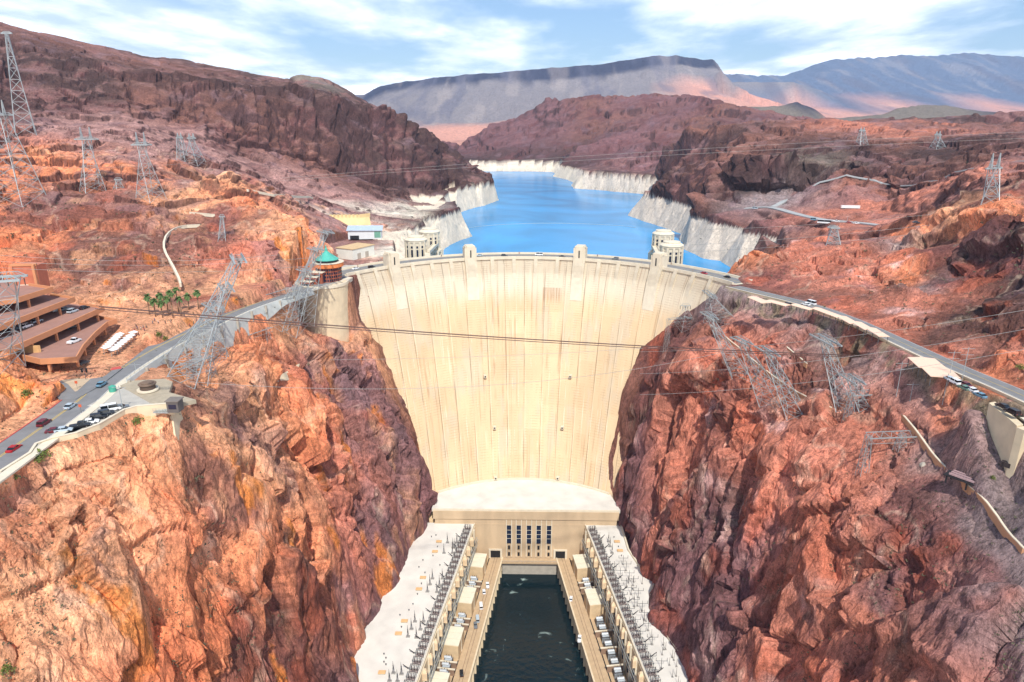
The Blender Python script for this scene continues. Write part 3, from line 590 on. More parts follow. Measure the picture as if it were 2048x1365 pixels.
def dam_material():
    m = bpy.data.materials.new('dam_concrete'); m.use_nodes = True; t = m.node_tree; b = t.nodes['Principled BSDF']; l = t.links.new; nn = t.nodes.new
    b.inputs['Roughness'].default_value = .92; b.inputs['Specular IOR Level'].default_value = .2
    u = nn('ShaderNodeUVMap'); u.uv_map = 'face'; s = nn('ShaderNodeSeparateXYZ'); l(u.outputs[0], s.inputs[0]); U, V = s.outputs[0], s.outputs[1]
    def noise(su, sv, det=5, off=0, rough=.6):
        mp = nn('ShaderNodeMapping'); mp.inputs['Scale'].default_value = (su, sv, 1); mp.inputs['Location'].default_value = (off, off*1.7, 0); l(u.outputs[0], mp.inputs[0])
        n = nn('ShaderNodeTexNoise'); n.inputs['Scale'].default_value = 1; n.inputs['Detail'].default_value = det; n.inputs['Roughness'].default_value = rough; l(mp.outputs[0], n.inputs['Vector']); return n.outputs[0]
    def rmp(v, a, c): 
        r = nn('ShaderNodeMapRange'); r.interpolation_type = 'SMOOTHSTEP'; l(v, r.inputs[0]); r.inputs[1].default_value = a; r.inputs[2].default_value = c; return r.outputs[0]
    def mixc(a, c, k, col=True):
        x_ = nn('ShaderNodeMix'); x_.data_type = 'RGBA'
        if isinstance(k, (int, float)): x_.inputs[0].default_value = k
        else: l(k, x_.inputs[0])
        for i, v in ((6, a), (7, c)):
            if isinstance(v, tuple): x_.inputs[i].default_value = lin(v)+(1,)
            else: l(v, x_.inputs[i])
        return x_.outputs[2]
    big = noise(.35, .02, 5, 1); col = mixc((209,184,148), (224,197,158), rmp(big, .35, .65))
    blk = nn('ShaderNodeTexWhiteNoise'); blk.noise_dimensions = '2D'; fl = nn('ShaderNodeVectorMath'); fl.operation = 'FLOOR'; mp = nn('ShaderNodeMapping'); mp.inputs['Scale'].default_value = (1, .07, 1); l(u.outputs[0], mp.inputs[0]); l(mp.outputs[0], fl.inputs[0]); l(fl.outputs[0], blk.inputs[0])
    col = mixc(col, (200,166,128), M('MULTIPLY', blk.outputs[0], .35, tree=t))                                        # pours differ a little
    grey = M('MULTIPLY', rmp(noise(1.1, .03, 6, 9), .5, .62), .4, tree=t); col = mixc(col, (190,182,164), grey)
    top = rmp(M('ADD', V, M('MULTIPLY', noise(2.5, .01, 3, 4), 14, tree=t), tree=t), 152, 168); col = mixc(col, (214,206,186), M('MULTIPLY', top, .7, tree=t))
    st = M('MULTIPLY', rmp(noise(7, .012, 6, 3), .52, .66), rmp(noise(.9, .03, 4, 12), .42, .6), tree=t); col = mixc(col, (150,108,76), M('MULTIPLY', st, .5, tree=t))     # rust streaks
    st2 = M('MULTIPLY', rmp(noise(11, .02, 5, 23), .55, .66), rmp(noise(1.3, .05, 4, 32), .45, .6), tree=t); col = mixc(col, (240,228,204), M('MULTIPLY', st2, .5, tree=t))   # lime streaks
    fr = M('ABSOLUTE', M('SUBTRACT', M('FRACT', M('ADD', U, .5, tree=t), tree=t), .5, tree=t), tree=t)                    # 15 m contraction joints
    jn = M('SUBTRACT', 1.0, rmp(fr, .008, .03), tree=t); jn = M('MULTIPLY', jn, rmp(noise(3, .03, 4, 40), .36, .6), tree=t); col = mixc(col, (120,96,72), M('MULTIPLY', jn, .5, tree=t))
    fr2 = M('ABSOLUTE', M('SUBTRACT', M('FRACT', M('ADD', U, .44, tree=t), tree=t), .5, tree=t), tree=t); jn2 = M('MULTIPLY', M('SUBTRACT', 1.0, rmp(fr2, .01, .035), tree=t), rmp(noise(3, .02, 4, 50), .42, .6), tree=t); col = mixc(col, (240,226,196), M('MULTIPLY', jn2, .35, tree=t))
    lf = M('ABSOLUTE', M('SUBTRACT', M('FRACT', M('MULTIPLY', V, 1/1.52, tree=t), tree=t), .5, tree=t), tree=t); lft = M('MULTIPLY', rmp(lf, .40, .49), rmp(noise(4, .06, 5, 60), .45, .6), tree=t); col = mixc(col, (158,130,100), M('MULTIPLY', lft, .55, tree=t))
    ua, ub, va, vb_ = .92, 1.86, 150.5, 158.5
    bx = M('MULTIPLY', M('MULTIPLY', M('GREATER_THAN', U, ua, tree=t), M('LESS_THAN', U, ub, tree=t), tree=t), M('MULTIPLY', rmp(V, va-4, va+2), M('LESS_THAN', V, vb_, tree=t), tree=t), tree=t); bx = M('MULTIPLY', bx, rmp(noise(14, .02, 4, 77), .4, .56), tree=t); col = mixc(col, (150,100,62), M('MULTIPLY', bx, .5, tree=t))      # stained outlet panel
    l(col, b.inputs['Base Color'])
    h = M('ADD', M('MULTIPLY', jn, -1.0, tree=t), M('MULTIPLY', lft, -.3, tree=t), tree=t); bu = nn('ShaderNodeBump'); bu.inputs['Distance'].default_value = .3; l(h, bu.inputs['Height']); l(bu.outputs[0], b.inputs['Normal'])
    return m
DAMM = dam_material(); me.materials.append(DAMM); me.validate(); me.update(); do = bpy.data.objects.new('dam_wall', me); COL.objects.link(do); do.parent = dam
def arcbox(mb, r0, r1, a0, a1, z0, z1, n=40):
    for k in range(n):
        a, b = a0+(a1-a0)*k/n, a0+(a1-a0)*(k+1)/n
        q = [(r*math.sin(t), 342+r*math.cos(t)) for r, t in ((r0, a), (r1, a), (r1, b), (r0, b))]
        mb.add([dl_((x, y, z)) for z in (z0, z1) for x, y in q], [(0, 1, 2, 3), (4, 7, 6, 5), (0, 4, 5, 1), (2, 6, 7, 3), (0, 3, 7, 4), (1, 5, 6, 2)])
mb = MB(); arcbox(mb, 134.2, 135, R(-56), R(66), 178, 180.1, 60); mb.build('parapet', CONC2, dam)
mb = MB(); arcbox(mb, 148.2, 149.4, R(-56), R(66), 176, 180.3, 60); mb.build('parapet', CONC2, dam)
mb = MB(); arcbox(mb, 135.02, 136.6, R(-56), R(66), 179, 179.22, 60); mb.build('sidewalk', CONCG, dam); mb = MB(); arcbox(mb, 146.6, 148.18, R(-56), R(66), 179, 179.22, 60); mb.build('sidewalk', CONCG, dam)
mb = MB(); arcbox(mb, 136.62, 146.58, R(-56), R(66), 178.9, 179.06, 60); mb.build('crest_road', ASPH, dam)
mb = MB(); arcbox(mb, 141.5, 141.7, R(-56), R(66), 179.0, 179.075, 60); mb.build('centre_line', mat('yellow_line', (200,170,80)), dam)
def face_block(mb, a, w, z0, z1, d0, d1, taper=True):
    """block on the face: protrudes d1 at the top and d0 at the foot, follows the face"""
    n = 8; vs = []
    for k in range(n+1):
        z = z0+(z1-z0)*k/n; zt = min(z, 179); d = d0+(d1-d0)*min(1, k/n*1.6) if taper else d1
        ha = w/2/RC(zt)
        for aa, o in ((a-ha, -1.0), (a-ha, d), (a+ha, d), (a+ha, -1.0)):
            p = dface(aa, zt, o); vs.append(dl_((p[0], p[1], z)))
    fs = [(3, 2, 1, 0), tuple(4*n+i for i in range(4))]+[(4*k+i, 4*k+(i+1) % 4, 4*k+4+(i+1) % 4, 4*k+4+i) for k in range(n) for i in range(4)]
    mb.add(vs, fs)
TA = [R(-40.5), R(-16.5), R(16.5), R(40.5)]
for a in [R(k) for k in (-52.5,-46.5,-34.5,-28.5,-22.5,-9.9,-3.3,3.3,9.9,22.5,28.5,34.5,46.5,52.5,58.5)]:
    m_ = MB(); face_block(m_, a, 2.6, 164, 179.6, .1, 1.3); m_.build('pilaster', CONC2, dam)
for i, a in enumerate(TA):
    m_ = MB(); face_block(m_, a, 8.4, 151, 187, .15, 2.4); face_block(m_, a, 5.6, 153, 188.3, .3, 2.9)
    # shaft above the road
    c = dface(a, 179, -1.5); co, si = math.cos(-a), math.sin(-a)
    for hw, z0, z1, dd in ((4.2, 178.8, 187, 6.5), (2.8, 178.8, 188.6, 6.9), (3.6, 187, 188.0, 5.6)):
        m_.box(dl_((c[0]+math.sin(a)*0, c[1], z0)), (hw*2, dd, z1-z0), -a)
    tw = m_.build('elevator_tower', CONC2, dam)
    w_ = MB(); p = dface(a, 179, 3.0)
    w_.box(dl_((p[0], p[1], 180.5)), (.8, .25, 5), -a); ww = w_.build('window', DARK, dam); ww.parent = tw
for px, py in ((988,851),(1126,851),(969,749),(1142,749),(990,951),(1117,951)):
    d = ray(px, py); t = 300
    while True:
        x, y, z = d[0]*t, d[1]*t, CZ+d[2]*t
        if y > YC(z)-RC(z) and math.hypot(x, y-YC(z)+RC(z)) > RC(z): break
        t += .2
    a = math.atan2(x, y-YC(z)+RC(z)); m_ = MB(); q = dface(a, z-1.6, 1.2)
    m_.box(dl_((q[0], q[1], z-1.6)), (2.0, 2.2, 1.9), -a); hd = m_.build('gallery_hood', CONC2, dam)
    m_ = MB(); q = dface(a, z-1.6, 2.25); m_.box(dl_((q[0], q[1], z-1.1)), (.9, .3, 1.0), -a); m_.build('opening', DARK, hd)

# ------------------------------------------------------------------ intake towers
def intake(px, pyb, t, label, base_h):
    """base centre sighted through (px, pyb) at distance t"""
    x, y, z = Pt(px, pyb, t); z = 161.
    r = thing('intake_tower', label, 'tower', (x, y, z), 0, 'intake towers standing in the lake')
    m_ = MB(); n = 12
    m_.lathe((0, 0, -60), [(7.4, 0), (7.4, 64)], n)
    for k in range(n): a = 2*PI*(k+.5)/n; m_.box((8.2*math.cos(a), 8.2*math.sin(a), -60), (3.4, 1.5, 64), a)
    m_.build('gate_shaft', CONC2, r)
    m_ = MB(); m_.lathe((0, 0, 4), [(9.4, 0), (9.4, 1.2), (8.4, 1.2)], n); m_.build('balcony', CONC2, r)
    m_ = MB(); m_.lathe((0, 0, 5), [(7.2, 0), (7.2, 13.5), (7.7, 13.5), (7.7, 14.6)], n)
    for k in range(n): a = 2*PI*k/n; m_.box((7.25*math.cos(a), 7.25*math.sin(a), 5), (1.2, 1.3, 13.6), a)
    dr = m_.build('drum', CONC2, r)
    for k in range(n):
        a = 2*PI*(k+.5)/n; w_ = MB(); w_.box((7.0*math.cos(a), 7.0*math.sin(a), 7), (.5, 1.3, 6), a); w_.box((7.0*math.cos(a), 7.0*math.sin(a), 14.2), (.5, 1.3, 1.6), a); w_.build('window', GLASS, r).parent = dr
    m_ = MB(); m_.lathe((0, 0, 19.6), [(8.0, 0), (8.0, .5), (5.6, 2.0), (5.6, 2.9), (.6, 3.6)], n); cp = m_.build('cap', CONC2, r)
    m_ = MB(); m_.tube((0, 0, 23), (0, 0, 27), .12); m_.build('mast', STEEL, r)
    r.scale = (1.16, 1.16, 1.04)
    return r
it = [intake(833, 512, 545, 'pale round intake tower nearest the dam at the left shore, lower and closer one', 0),
      intake(860, 497, 585, 'pale round intake tower left of the lake, farther one', 0),
      intake(1341, 526, 520, 'pale round intake tower right of the lake, the closer and fully seen one', 0),
      intake(1324, 508, 575, 'pale round intake tower right of the lake, half hidden behind its twin', 0)]
for (i, j, x0, y0, lab) in ((0, 1, -66, 466, 'concrete footbridge on tall piers from the dam to the left intake towers'), (2, 3, 92, 456, 'concrete footbridge from the dam to the right intake towers')):
    br = thing('footbridge', lab, 'bridge', (x0, y0, 179)); lf_ = local(br)
    a = it[i].location; b = it[j].location; m_ = MB(); pts = [(x0, y0), (a.x+(9 if i == 0 else -8), a.y-3), (b.x+(6 if i == 0 else -8), b.y-4)]
    for p, q in zip(pts[:-1], pts[1:]):
        d = Vector(q)-Vector(p); an_ = math.atan2(d.y, d.x); c = ((p[0]+q[0])/2, (p[1]+q[1])/2, 170.6); m_.box(lf_(c), (d.length+1, 4.2, 1.2), an_)
        for s_ in (-2, 2): n_ = Vector((-d.y, d.x)).normalized()*s_; m_.box(lf_((c[0]+n_.x, c[1]+n_.y, 171.8)), (d.length+1, .3, 1.1), an_)
    m_.build('walkway', CONC2, br)
    for p, q in zip(pts[:-1], pts[1:]):
        for k in (.3, .6, .9): m_ = MB(); m_.box(lf_((p[0]+(q[0]-p[0])*k, p[1]+(q[1]-p[1])*k, 120)), (1.4, 1.8, 50.6)); m_.build('pier', CONC2, br)

# ------------------------------------------------------------------ powerhouse
xeL = lambda y: -13-(364-y)*.1327
xeR = lambda y: 21+(364-y)*.143
YE = 150                                                    # wings run downstream to here
ph = thing('powerhouse', 'broad concrete powerhouse block with five tall dark windows at the foot of the dam', 'building', (4, 366, 10)); lp = local(ph)
m_ = MB(); m_.box(lp((1.5, 374, -6)), (112, 15.6, 47)); m_.box(lp((1.5, 367.2, 37.6)), (114, 3.2, 5.6)); m_.box(lp((1.5, 366.9, 33.2)), (113, 1.6, 1.0))
m_.build('wall', mat('stained_concrete', (196,172,140), .9, var=.16, scale=.12, streak=.3), ph)
# crescent roof up to the face of the dam
rim_ = [dface(R(a), 43, -1.0) for a in range(-37, 38, 2)]
pg = [(x-0, y) for x, y, _ in rim_]; pg = [(-56.5, 368.4)]+pg+[(59.5, 368.4)]
m_ = MB(); m_.prism([lp((x, y, 0))[:2] for x, y in pg], 31.0, 33.3); m_.build('crescent_roof', ROOFW, ph)
m_ = MB(); rim2 = [dface(R(a), 43, .6) for a in range(-37, 38, 2)]; rim3 = [dface(R(a), 43, -.6) for a in range(-37, 38, 2)]
m_.strip([lp((x, y, 44.5)) for x, y, _ in rim2], [lp((x, y, 44.5)) for x, y, _ in rim3], 1.6); m_.box(lp((1.5, 366.3, 43.2)), (114.2, .8, 1.1)); m_.build('parapet', CONC2, ph)
for k, px in enumerate((1018, 1037.5, 1058, 1077.5, 1098)):
    x = Pt(px, 1060, 1)[0]/Pt(px, 1060, 1)[1]*366
    w_ = MB(); w_.box(lp((x, 366.1, 20.5)), (2.7, .5, 13)); wn = w_.build('window', GLASS, ph)
    f_ = MB()
    for s_ in (-1, 1): f_.box(lp((x+s_*1.6, 365.95, 11)), (.5, .7, 26))
    for zz_ in (24, 27, 30, 33.5): f_.box(lp((x, 365.75, zz_)), (2.8, .12, .18))
    f_.build('frame', CONC2, wn)
    w_ = MB(); w_.box(lp((x, 366.1, 16.2)), (1.3, .5, 2.6)); w_.build('window', DARK, ph)
    w_ = MB(); w_.box(lp((x, 366.1, 11.5)), (1.3, .5, 2.4)); w_.build('window', DARK, ph)
for px in (991, 1120.5):
    x = Pt(px, 1105, 1)[0]/Pt(px, 1105, 1)[1]*366
    w_ = MB(); w_.box(lp((x, 366.1, 10.3)), (6, .6, 5.2)); pt = w_.build('portal', DARK, ph)
    f_ = MB(); f_.box(lp((x, 365.7, 15.5)), (8.4, .8, .9))
    for s_ in (-1, 1): f_.box(lp((x+s_*3.6, 365.7, 10)), (1.2, .8, 5.5))
    f_.build('frame', CONC2, pt)
dk = thing('tailrace_deck', 'concrete deck over the water between the two portals of the powerhouse', 'deck', (4, 363, 10)); lq = local(dk)
m_ = MB(); m_.box(lp((4, 363.3, 9.0)), (35, 4.5, 1.1)); o_ = m_.build('deck', TAN, dk); o_.location = (0, 3, 0)
m_ = MB(); m_.box((0, 1.4, -13), (34, 2.4, 11.9)); m_.build('bulkhead', CONCG, dk)
m_ = MB()
for zz_ in (.55, 1.05): m_.tube((-17, -1.7, zz_+.1), (17, -1.7, zz_+.1), .05)
for k in range(18): m_.tube((-17+2*k, -1.7, .1), (-17+2*k, -1.7, 1.15), .05)
m_.build('railing', STEEL, dk)

def wing(side, label):
    s = -1 if side == 'L' else 1; xe = xeL if side == 'L' else xeR
    toe = [p for p in (TOE_L if side == 'L' else TOE_R) if p[1] >= YE]
    r = thing('powerhouse_wing', label, 'building', (xe(300)+s*17, 300, 10)); lw = local(r)
    outer = [(x+s*2.2, y) for x, y in toe]; inner = [(xe(y)+s*17, y) for y in (YE, 366.3)]
    pg = [lw((x, y, 0))[:2] for x, y in outer+inner]
    m_ = MB(); m_.prism(pg, -16, 22.6); m_.build('wall', CONC, r)
    m_ = MB(); pg2 = [lw((x, y, 0))[:2] for x, y in [(x-s*.8, y) for x, y in outer]+[(xe(y)+s*17.9, y) for y in (YE, 366.2)]]
    m_.prism(pg2, 22.61, 24.0); m_.build('roof', ROOFW, r)
    m_ = MB(); a_ = [lw((x+s*.1, y, 35.2)) for x, y in outer]; b_ = [lw((x-s*.8, y, 35.2)) for x, y in outer]; m_.strip(a_, b_, 2.4)
    m_.tube(lw((xe(YE)+s*17.4, YE, 34.3)), lw((xe(366)+s*17.4, 366, 34.3)), .35, 4); m_.build('parapet', CONC2, r)
    # pilasters and tall windows of the river front
    for k in range(24):
        y = 361-k*8.6
        m_ = MB(); m_.box(lw((xe(y)+s*16.7, y, 10)), (.9, 1.6, 23)); m_.build('pilaster', CONC2, r)
        w_ = MB(); w_.box(lw((xe(y-4.3)+s*16.95, y-4.3, 14)), (.5, 3.2, 13)); w_.build('window', GLASS, r)
    # river deck: road slab, coping, water face
    d_ = thing('river_deck', 'tan concrete service road along the %s side of the dark river channel' % ('left' if s < 0 else 'right'), 'deck', (xe(300), 300, 10)); ld = local(d_)
    ys = [366-6*k for k in range(37)]
    m_ = MB(); m_.strip([ld((xe(y)+s*.6, y, 10)) for y in ys], [ld((xe(y)+s*18, y, 10)) for y in ys], 1.2); m_.build('deck', TAN, d_)
    m_ = MB(); m_.strip([ld((xe(y)-s*.3, y, 10.5)) for y in ys], [ld((xe(y)+s*.6, y, 10.5)) for y in ys], 1.5); m_.build('coping', CONC, d_)
    m_ = MB(); m_.strip([ld((xe(y)+s*.8, y, 8.9)) for y in ys], [ld((xe(y)+s*2.4, y, 8.9)) for y in ys], 16)
    for y in ys[1:]: m_.box(ld((xe(y)+s*.5, y, -8)), (1.4, 1.0, 16.9))
    m_.build('quay_wall', CONC, d_)
    m_ = MB(); m_.strip([ld((xe(y)+s*8.1, y, 10.03)) for y in ys], [ld((xe(y)+s*8.7, y, 10.03)) for y in ys]); m_.build('rail_slot', DARK, d_)
    m_ = MB()
    for o_ in (3.3, 4.9): m_.strip([ld((xe(y)+s*o_, y, 10.02)) for y in ys], [ld((xe(y)+s*(o_+.18), y, 10.02)) for y in ys])
    m_.build('rail', mat('rusty_rail', (112,78,60)), d_)
    return r
wing('L', 'long powerhouse wing with white roof along the left canyon wall')
wing('R', 'long powerhouse wing with white roof along the right canyon wall')
# ------------------------------------------------------------------ sighting onto the finished ground
def G(px, py, t0=120, t1=4000):
    d = ray(px, py); t = t0
    while t < t1:
        if CZ+d[2]*t < ground(d[0]*t, d[1]*t): break
        t *= 1.0025
    return (d[0]*t, d[1]*t, CZ+d[2]*t)
def structure(name, mb, m): o = mb.build(name, m); o['kind'] = 'structure'; return o

# ------------------------------------------------------------------ roads, kerbs, walls
SIDEW = mat('pale_sidewalk', (214,204,182), .9, var=.06)
REDK = mat('red_kerb', (196,84,76), .8); LINE = mat('white_line', (225,225,220), .7); YLINE = mat('yellow_line', (176,160,110))
LOTM = mat('pale_asphalt', (176,172,162), .95, var=.08, scale=.5)
lr = smooth_line(LROAD, 5)
mb = MB(); mb.strip(offs(lr, 5.4), offs(lr, -6.2), .3)
structure('road', mb, ASPH)
def zoff(pl, dz): return [(x, y, z+dz) for x, y, z in pl]
mb = MB(); mb.strip(zoff(offs(lr, .12), .012), zoff(offs(lr, -.12), .012)); mb.strip(zoff(offs(lr, .42), .012), zoff(offs(lr, .62), .012)); structure('road_marking', mb, YLINE)
mb = MB(); mb.strip(zoff(offs(lr, -5.7), .012), zoff(offs(lr, -5.85), .012)); structure('road_marking', mb, LINE)
mb = MB(); mb.strip(zoff(offs(lr, -6.2), .15), zoff(offs(lr, -9.0), .15), .5); structure('pavement', mb, SIDEW)
k0 = [p for p in lr if p[1] > 236]
mb = MB(); mb.strip(zoff(offs(k0, 6.9), .15), zoff(offs(k0, 5.4), .15), .5); structure('pavement', mb, mat('pink_sidewalk', (222,178,150), .9))
mb = MB(); kk0 = [p for p in lr if p[1] < 206]; mb.strip(zoff(offs(kk0, 5.75), .16), zoff(offs(kk0, 5.4), .16), .5); structure('kerb', mb, REDK)
# junction behind the knoll
jn = [Pz(*p, 185.25) for p in [(246,736),(171,748),(82,748),(60,752),(88,764),(100,768),(108,777),(110,790),(120,800),(150,800),(200,772)]]
mb = MB(); mb.prism([p[:2] for p in jn], 184.6, 185.33); structure('junction', mb, ASPH)
isl = [Pz(*p, 185.5) for p in [(186,753),(155,781),(150,783),(136,768),(120,760),(150,757)]]
mb = MB(); mb.prism([p[:2] for p in isl], 185.0, 185.42); structure('traffic_island', mb, mat('tan_gravel', (190,168,140), .95, var=.12))
mb = MB(); mb.strip([Pz(*p, 185.6) for p in [(78,745),(170,745),(240,733)]], [Pz(*p, 185.6) for p in [(80,748),(171,748),(243,736)]], .4); structure('kerb', mb, REDK)
fw = [Pz(*p, 186.3) for p in [(80,743),(120,744),(170,743),(190,742)]]
fn = thing('plaza_fence', 'low row of red-brown bollard posts before the garage along the junction kerb', 'fence', fw[0]); lf = local(fn)
for p in densify(fw, 2.4): m_ = MB(); m_.box(lf((p[0], p[1], 185.2)), (.3, .3, 1.4)); m_.build('post', BRICKR, fn)
m_ = MB(); m_.poly([lf((p[0], p[1], 186.4)) for p in densify(fw, 2.4)], .05); m_.build('rail', BRICKR, fn)
# parking lot on the rim and its parapet
lot = [Pz(*p, 185.2) for p in [(62,905),(154,823),(229,783),(250,775),(300,772),(330,790),(345,806),(321,808),(273,811),(248,818),(197,847),(154,864),(103,875),(72,886)]]
mb = MB(); mb.prism([p[:2] for p in lot], 184.2, 185.22); structure('parking_lot', mb, LOTM)
rimw = [Pz(*p, 185.9) for p in [(0,944),(60,906),(72,888),(103,877),(154,866),(197,849),(248,820),(273,813),(321,809),(346,807)]]
def wall_along(name, pts, h, th, m, label, cat='wall', drop=2.):
    r = thing(name, label, cat, pts[0]); l_ = local(r); a = offs(pts, th/2); b = offs(pts, -th/2)
    m_ = MB(); m_.strip([l_((p[0], p[1], p[2]+h)) for p in a], [l_((p[0], p[1], p[2]+h)) for p in b], h+drop); m_.build('wall', m, r)
    m_ = MB(); a = offs(pts, th/2+.12); b = offs(pts, -th/2-.12); m_.strip([l_((p[0], p[1], p[2]+h+.18)) for p in a], [l_((p[0], p[1], p[2]+h+.18)) for p in b], .18); m_.build('coping', CONC2, r); return r
wall_along('parapet_wall', [(p[0], p[1], 185.2) for p in rimw], .8, .5, CONC, 'low cream parapet wall along the rim behind the row of parked cars', drop=3)
# viaduct-like retaining wall carrying the road beyond the lookout
vd = [p for p in lr if 214 < p[1] < 372]; ve = offs(vd, -9.2)
rw = thing('retaining_wall', 'long silver grey concrete wall carrying the canyon side of the road', 'wall', ve[0]); l_ = local(rw)
hs = [2+9*math.sin(PI*min(1, max(0, (p[1]-214)/125.)))**.7 for p in ve]
a = [l_((p[0], p[1], p[2]+1.0)) for p in ve]; b = [l_((q[0], q[1], p[2]-h)) for p, q, h in zip(ve, offs(vd, -10.4), hs)]; c_ = [l_((p[0], p[1], p[2]-h)) for p, h in zip(offs(vd, -8.2), hs)]; d_ = [l_((p[0], p[1], p[2]+1.0)) for p in offs(vd, -8.8)]
m_ = MB(); n = len(a)
m_.add(a+b+c_+d_, [(i, i+1, n+i+1, n+i) for i in range(n-1)]+[(n+i, n+i+1, 2*n+i+1, 2*n+i) for i in range(n-1)]+[(3*n+i, 3*n+i+1, i+1, i) for i in range(n-1)]+[(2*n+i, 2*n+i+1, 3*n+i+1, 3*n+i) for i in range(n-1)]+[(0, n, 2*n, 3*n), (n-1, 4*n-1, 3*n-1, 2*n-1)])
m_.build('wall', mat('silver_concrete', (196,200,194), .8, var=.1, scale=.2), rw)
for i in range(0, n-1, 2): m_ = MB(); p = offs(vd, -9.9)[i]; m_.box(l_((p[0], p[1], p[2]-hs[i])), (1.0, .7, hs[i]+.9)); m_.build('buttress', CONCG, rw)
m_ = MB(); rl = offs(vd, -9.0)
for z_ in (1.5, 2.0): m_.poly([l_((p[0], p[1], p[2]+z_)) for p in rl], .05)
for p in densify(rl, 3): m_.tube(l_((p[0], p[1], p[2]+.9)), l_((p[0], p[1], p[2]+2.05)), .05)
m_.build('railing', STEEL, rw)
# lookout with round kiosk, viewing terrace and hanging control house
lk_ = thing('lookout_terrace', 'cream paved lookout terrace on a tall tan retaining wall at the rim', 'terrace', Pz(330,790,185)); l_ = local(lk_)
pg = [Pz(*p, 185.3) for p in [(240,772),(262,762),(330,758),(345,764),(338,785),(392,800),(340,811),(300,806)]]
m_ = MB(); m_.prism([l_(p)[:2] for p in pg], -1.0, .35); m_.build('paving', mat('lookout_paving', (168,156,134), .9), lk_)
A_, B_ = Pz(266,808,185.2), Pz(342,806,185.2); A2, B2 = (A_[0]+4, A_[1]-5, 175), (B_[0]+3, B_[1]-6, 171)
m_ = MB(); m_.add([l_(A_), l_(B_), l_(B2), l_(A2), l_((A_[0], A_[1]+5, 185.2)), l_((B_[0], B_[1]+5, 185.2)), l_((B2[0], B2[1]+9, 163)), l_((A2[0], A2[1]+9, 166))], [(0, 3, 2, 1), (4, 5, 6, 7), (0, 1, 5, 4), (1, 2, 6, 5), (2, 3, 7, 6), (3, 0, 4, 7)]); m_.build('retaining_wall', CONC, lk_)
kx = Pz(296, 778, 186); ki = thing('round_kiosk', 'small round dark stone kiosk with stepped flat rings on the lookout', 'kiosk', (kx[0], kx[1], 185.6))
m_ = MB(); m_.lathe((0, 0, 0), [(3.4, 0), (3.4, .5)], 20); m_.build('base', CONC2, ki)
m_ = MB(); m_.lathe((0, 0, .5), [(2.4, 0), (2.4, 1.6)], 20); m_.build('wall', mat('dark_stone', (88,72,62), .9), ki)
m_ = MB(); m_.lathe((0, 0, 2.1), [(2.8, 0), (2.8, .3), (1.9, .35), (1.9, .7), (1.0, .9)], 20); m_.build('roof', mat('brown_roof', (120,100,84), .9), ki)
tp = Pz(225, 779, 186); tk = thing('water_tank', 'little round green tank beside the road at the parking lot entrance', 'tank', (tp[0], tp[1], 185.3))
m_ = MB(); m_.lathe((0, 0, 0), [(1.1, 0), (1.1, 1.7)], 16); m_.build('shell', mat('green_paint', (70,158,136), .5), tk); m_ = MB(); m_.lathe((0, 0, 1.7), [(1.15, 0), (.3, .45)], 16); m_.build('lid', mat('green_paint', (70,158,136), .5), tk)
hp = Pz(350, 806, 186); ch = thing('control_house', 'small dark grey cabin on a steel balcony hanging over the rim', 'cabin', (hp[0]+1, hp[1]-2, 184.2))
m_ = MB(); m_.box((0, 0, 0), (3.6, 3.4, 3.6)); m_.build('wall', mat('dark_grey_siding', (98,92,88), .8), ch)
m_ = MB(); m_.box((0, 0, 3.6), (4.2, 4, .3)); m_.build('roof', mat('dull_roof', (120,112,104), .8), ch)
m_ = MB(); m_.box((0, -1.72, 1.2), (2.4, .1, 1.5)); m_.build('window', GLASS, ch)
m_ = MB(); m_.box((-4, 0, -.3), (5, 3, .3))
for k in range(6): m_.tube((-6.4+k, -1.5, 0), (-6.4+k, -1.5, 1.2), .06)
m_.tube((-6.4, -1.5, 1.2), (-1.6, -1.5, 1.2), .06); m_.tube((-6.4, -1.5, .6), (-1.6, -1.5, .6), .06); m_.build('balcony', STEEL, ch)
# triangular retaining wall below the rim
tw_ = thing('retaining_wall', 'triangular tan retaining wall below the gravel slope left of the dam', 'wall', G(570, 765)); l_ = local(tw_)
q = [G(545,760), G(598,727), G(586,772), G(560,790)]; q = [(a[0]+1.5, a[1]-3, a[2]+1) for a in q]
m_ = MB(); m_.add([l_(a) for a in q]+[l_((a[0]-3, a[1]+4, a[2]-1)) for a in q], [(0, 1, 2, 3), (7, 6, 5, 4), (0, 4, 5, 1), (1, 5, 6, 2), (2, 6, 7, 3), (3, 7, 4, 0)]); m_.build('wall', CONC, tw_)

# big curved buttress under the visitor building
cb = thing('curved_retaining_wall', 'massive rounded cream concrete wall under the visitor building at the left end of the dam', 'wall', (-120.5, 395, 179)); l_ = local(cb)
pts = []
for k in range(25):
    a = R(-170+k*200/24.); pts.append((14.5*math.sin(a)*-1 if 0 else 15*math.cos(PI+R(0)+k*PI/24*1.12-.2), 15*math.sin(PI+k*PI/24*1.12-.2)))
m_ = MB(); m_.prism([(x, y) for x, y in pts]+[(6, 20), (-14, 30)], -46, .2); o_ = m_.build('wall', CONC, cb)
m_ = MB(); a = [(x*1.03, y*1.03, 1.2) for x, y in pts]; b = [(x*.98, y*.98, 1.2) for x, y in pts]; m_.strip(b, a, 1.6); m_.build('parapet', CONC2, cb)
# plaza by the visitor building joining the dam road
mb = MB(); mb.prism([(-130,384),(-107,392),(-106,410),(-114,416),(-107,432),(-98,450),(-120,448),(-140,420)], 177, 179.05); structure('plaza', mb, mat('pale_asphalt', (176,172,162)))

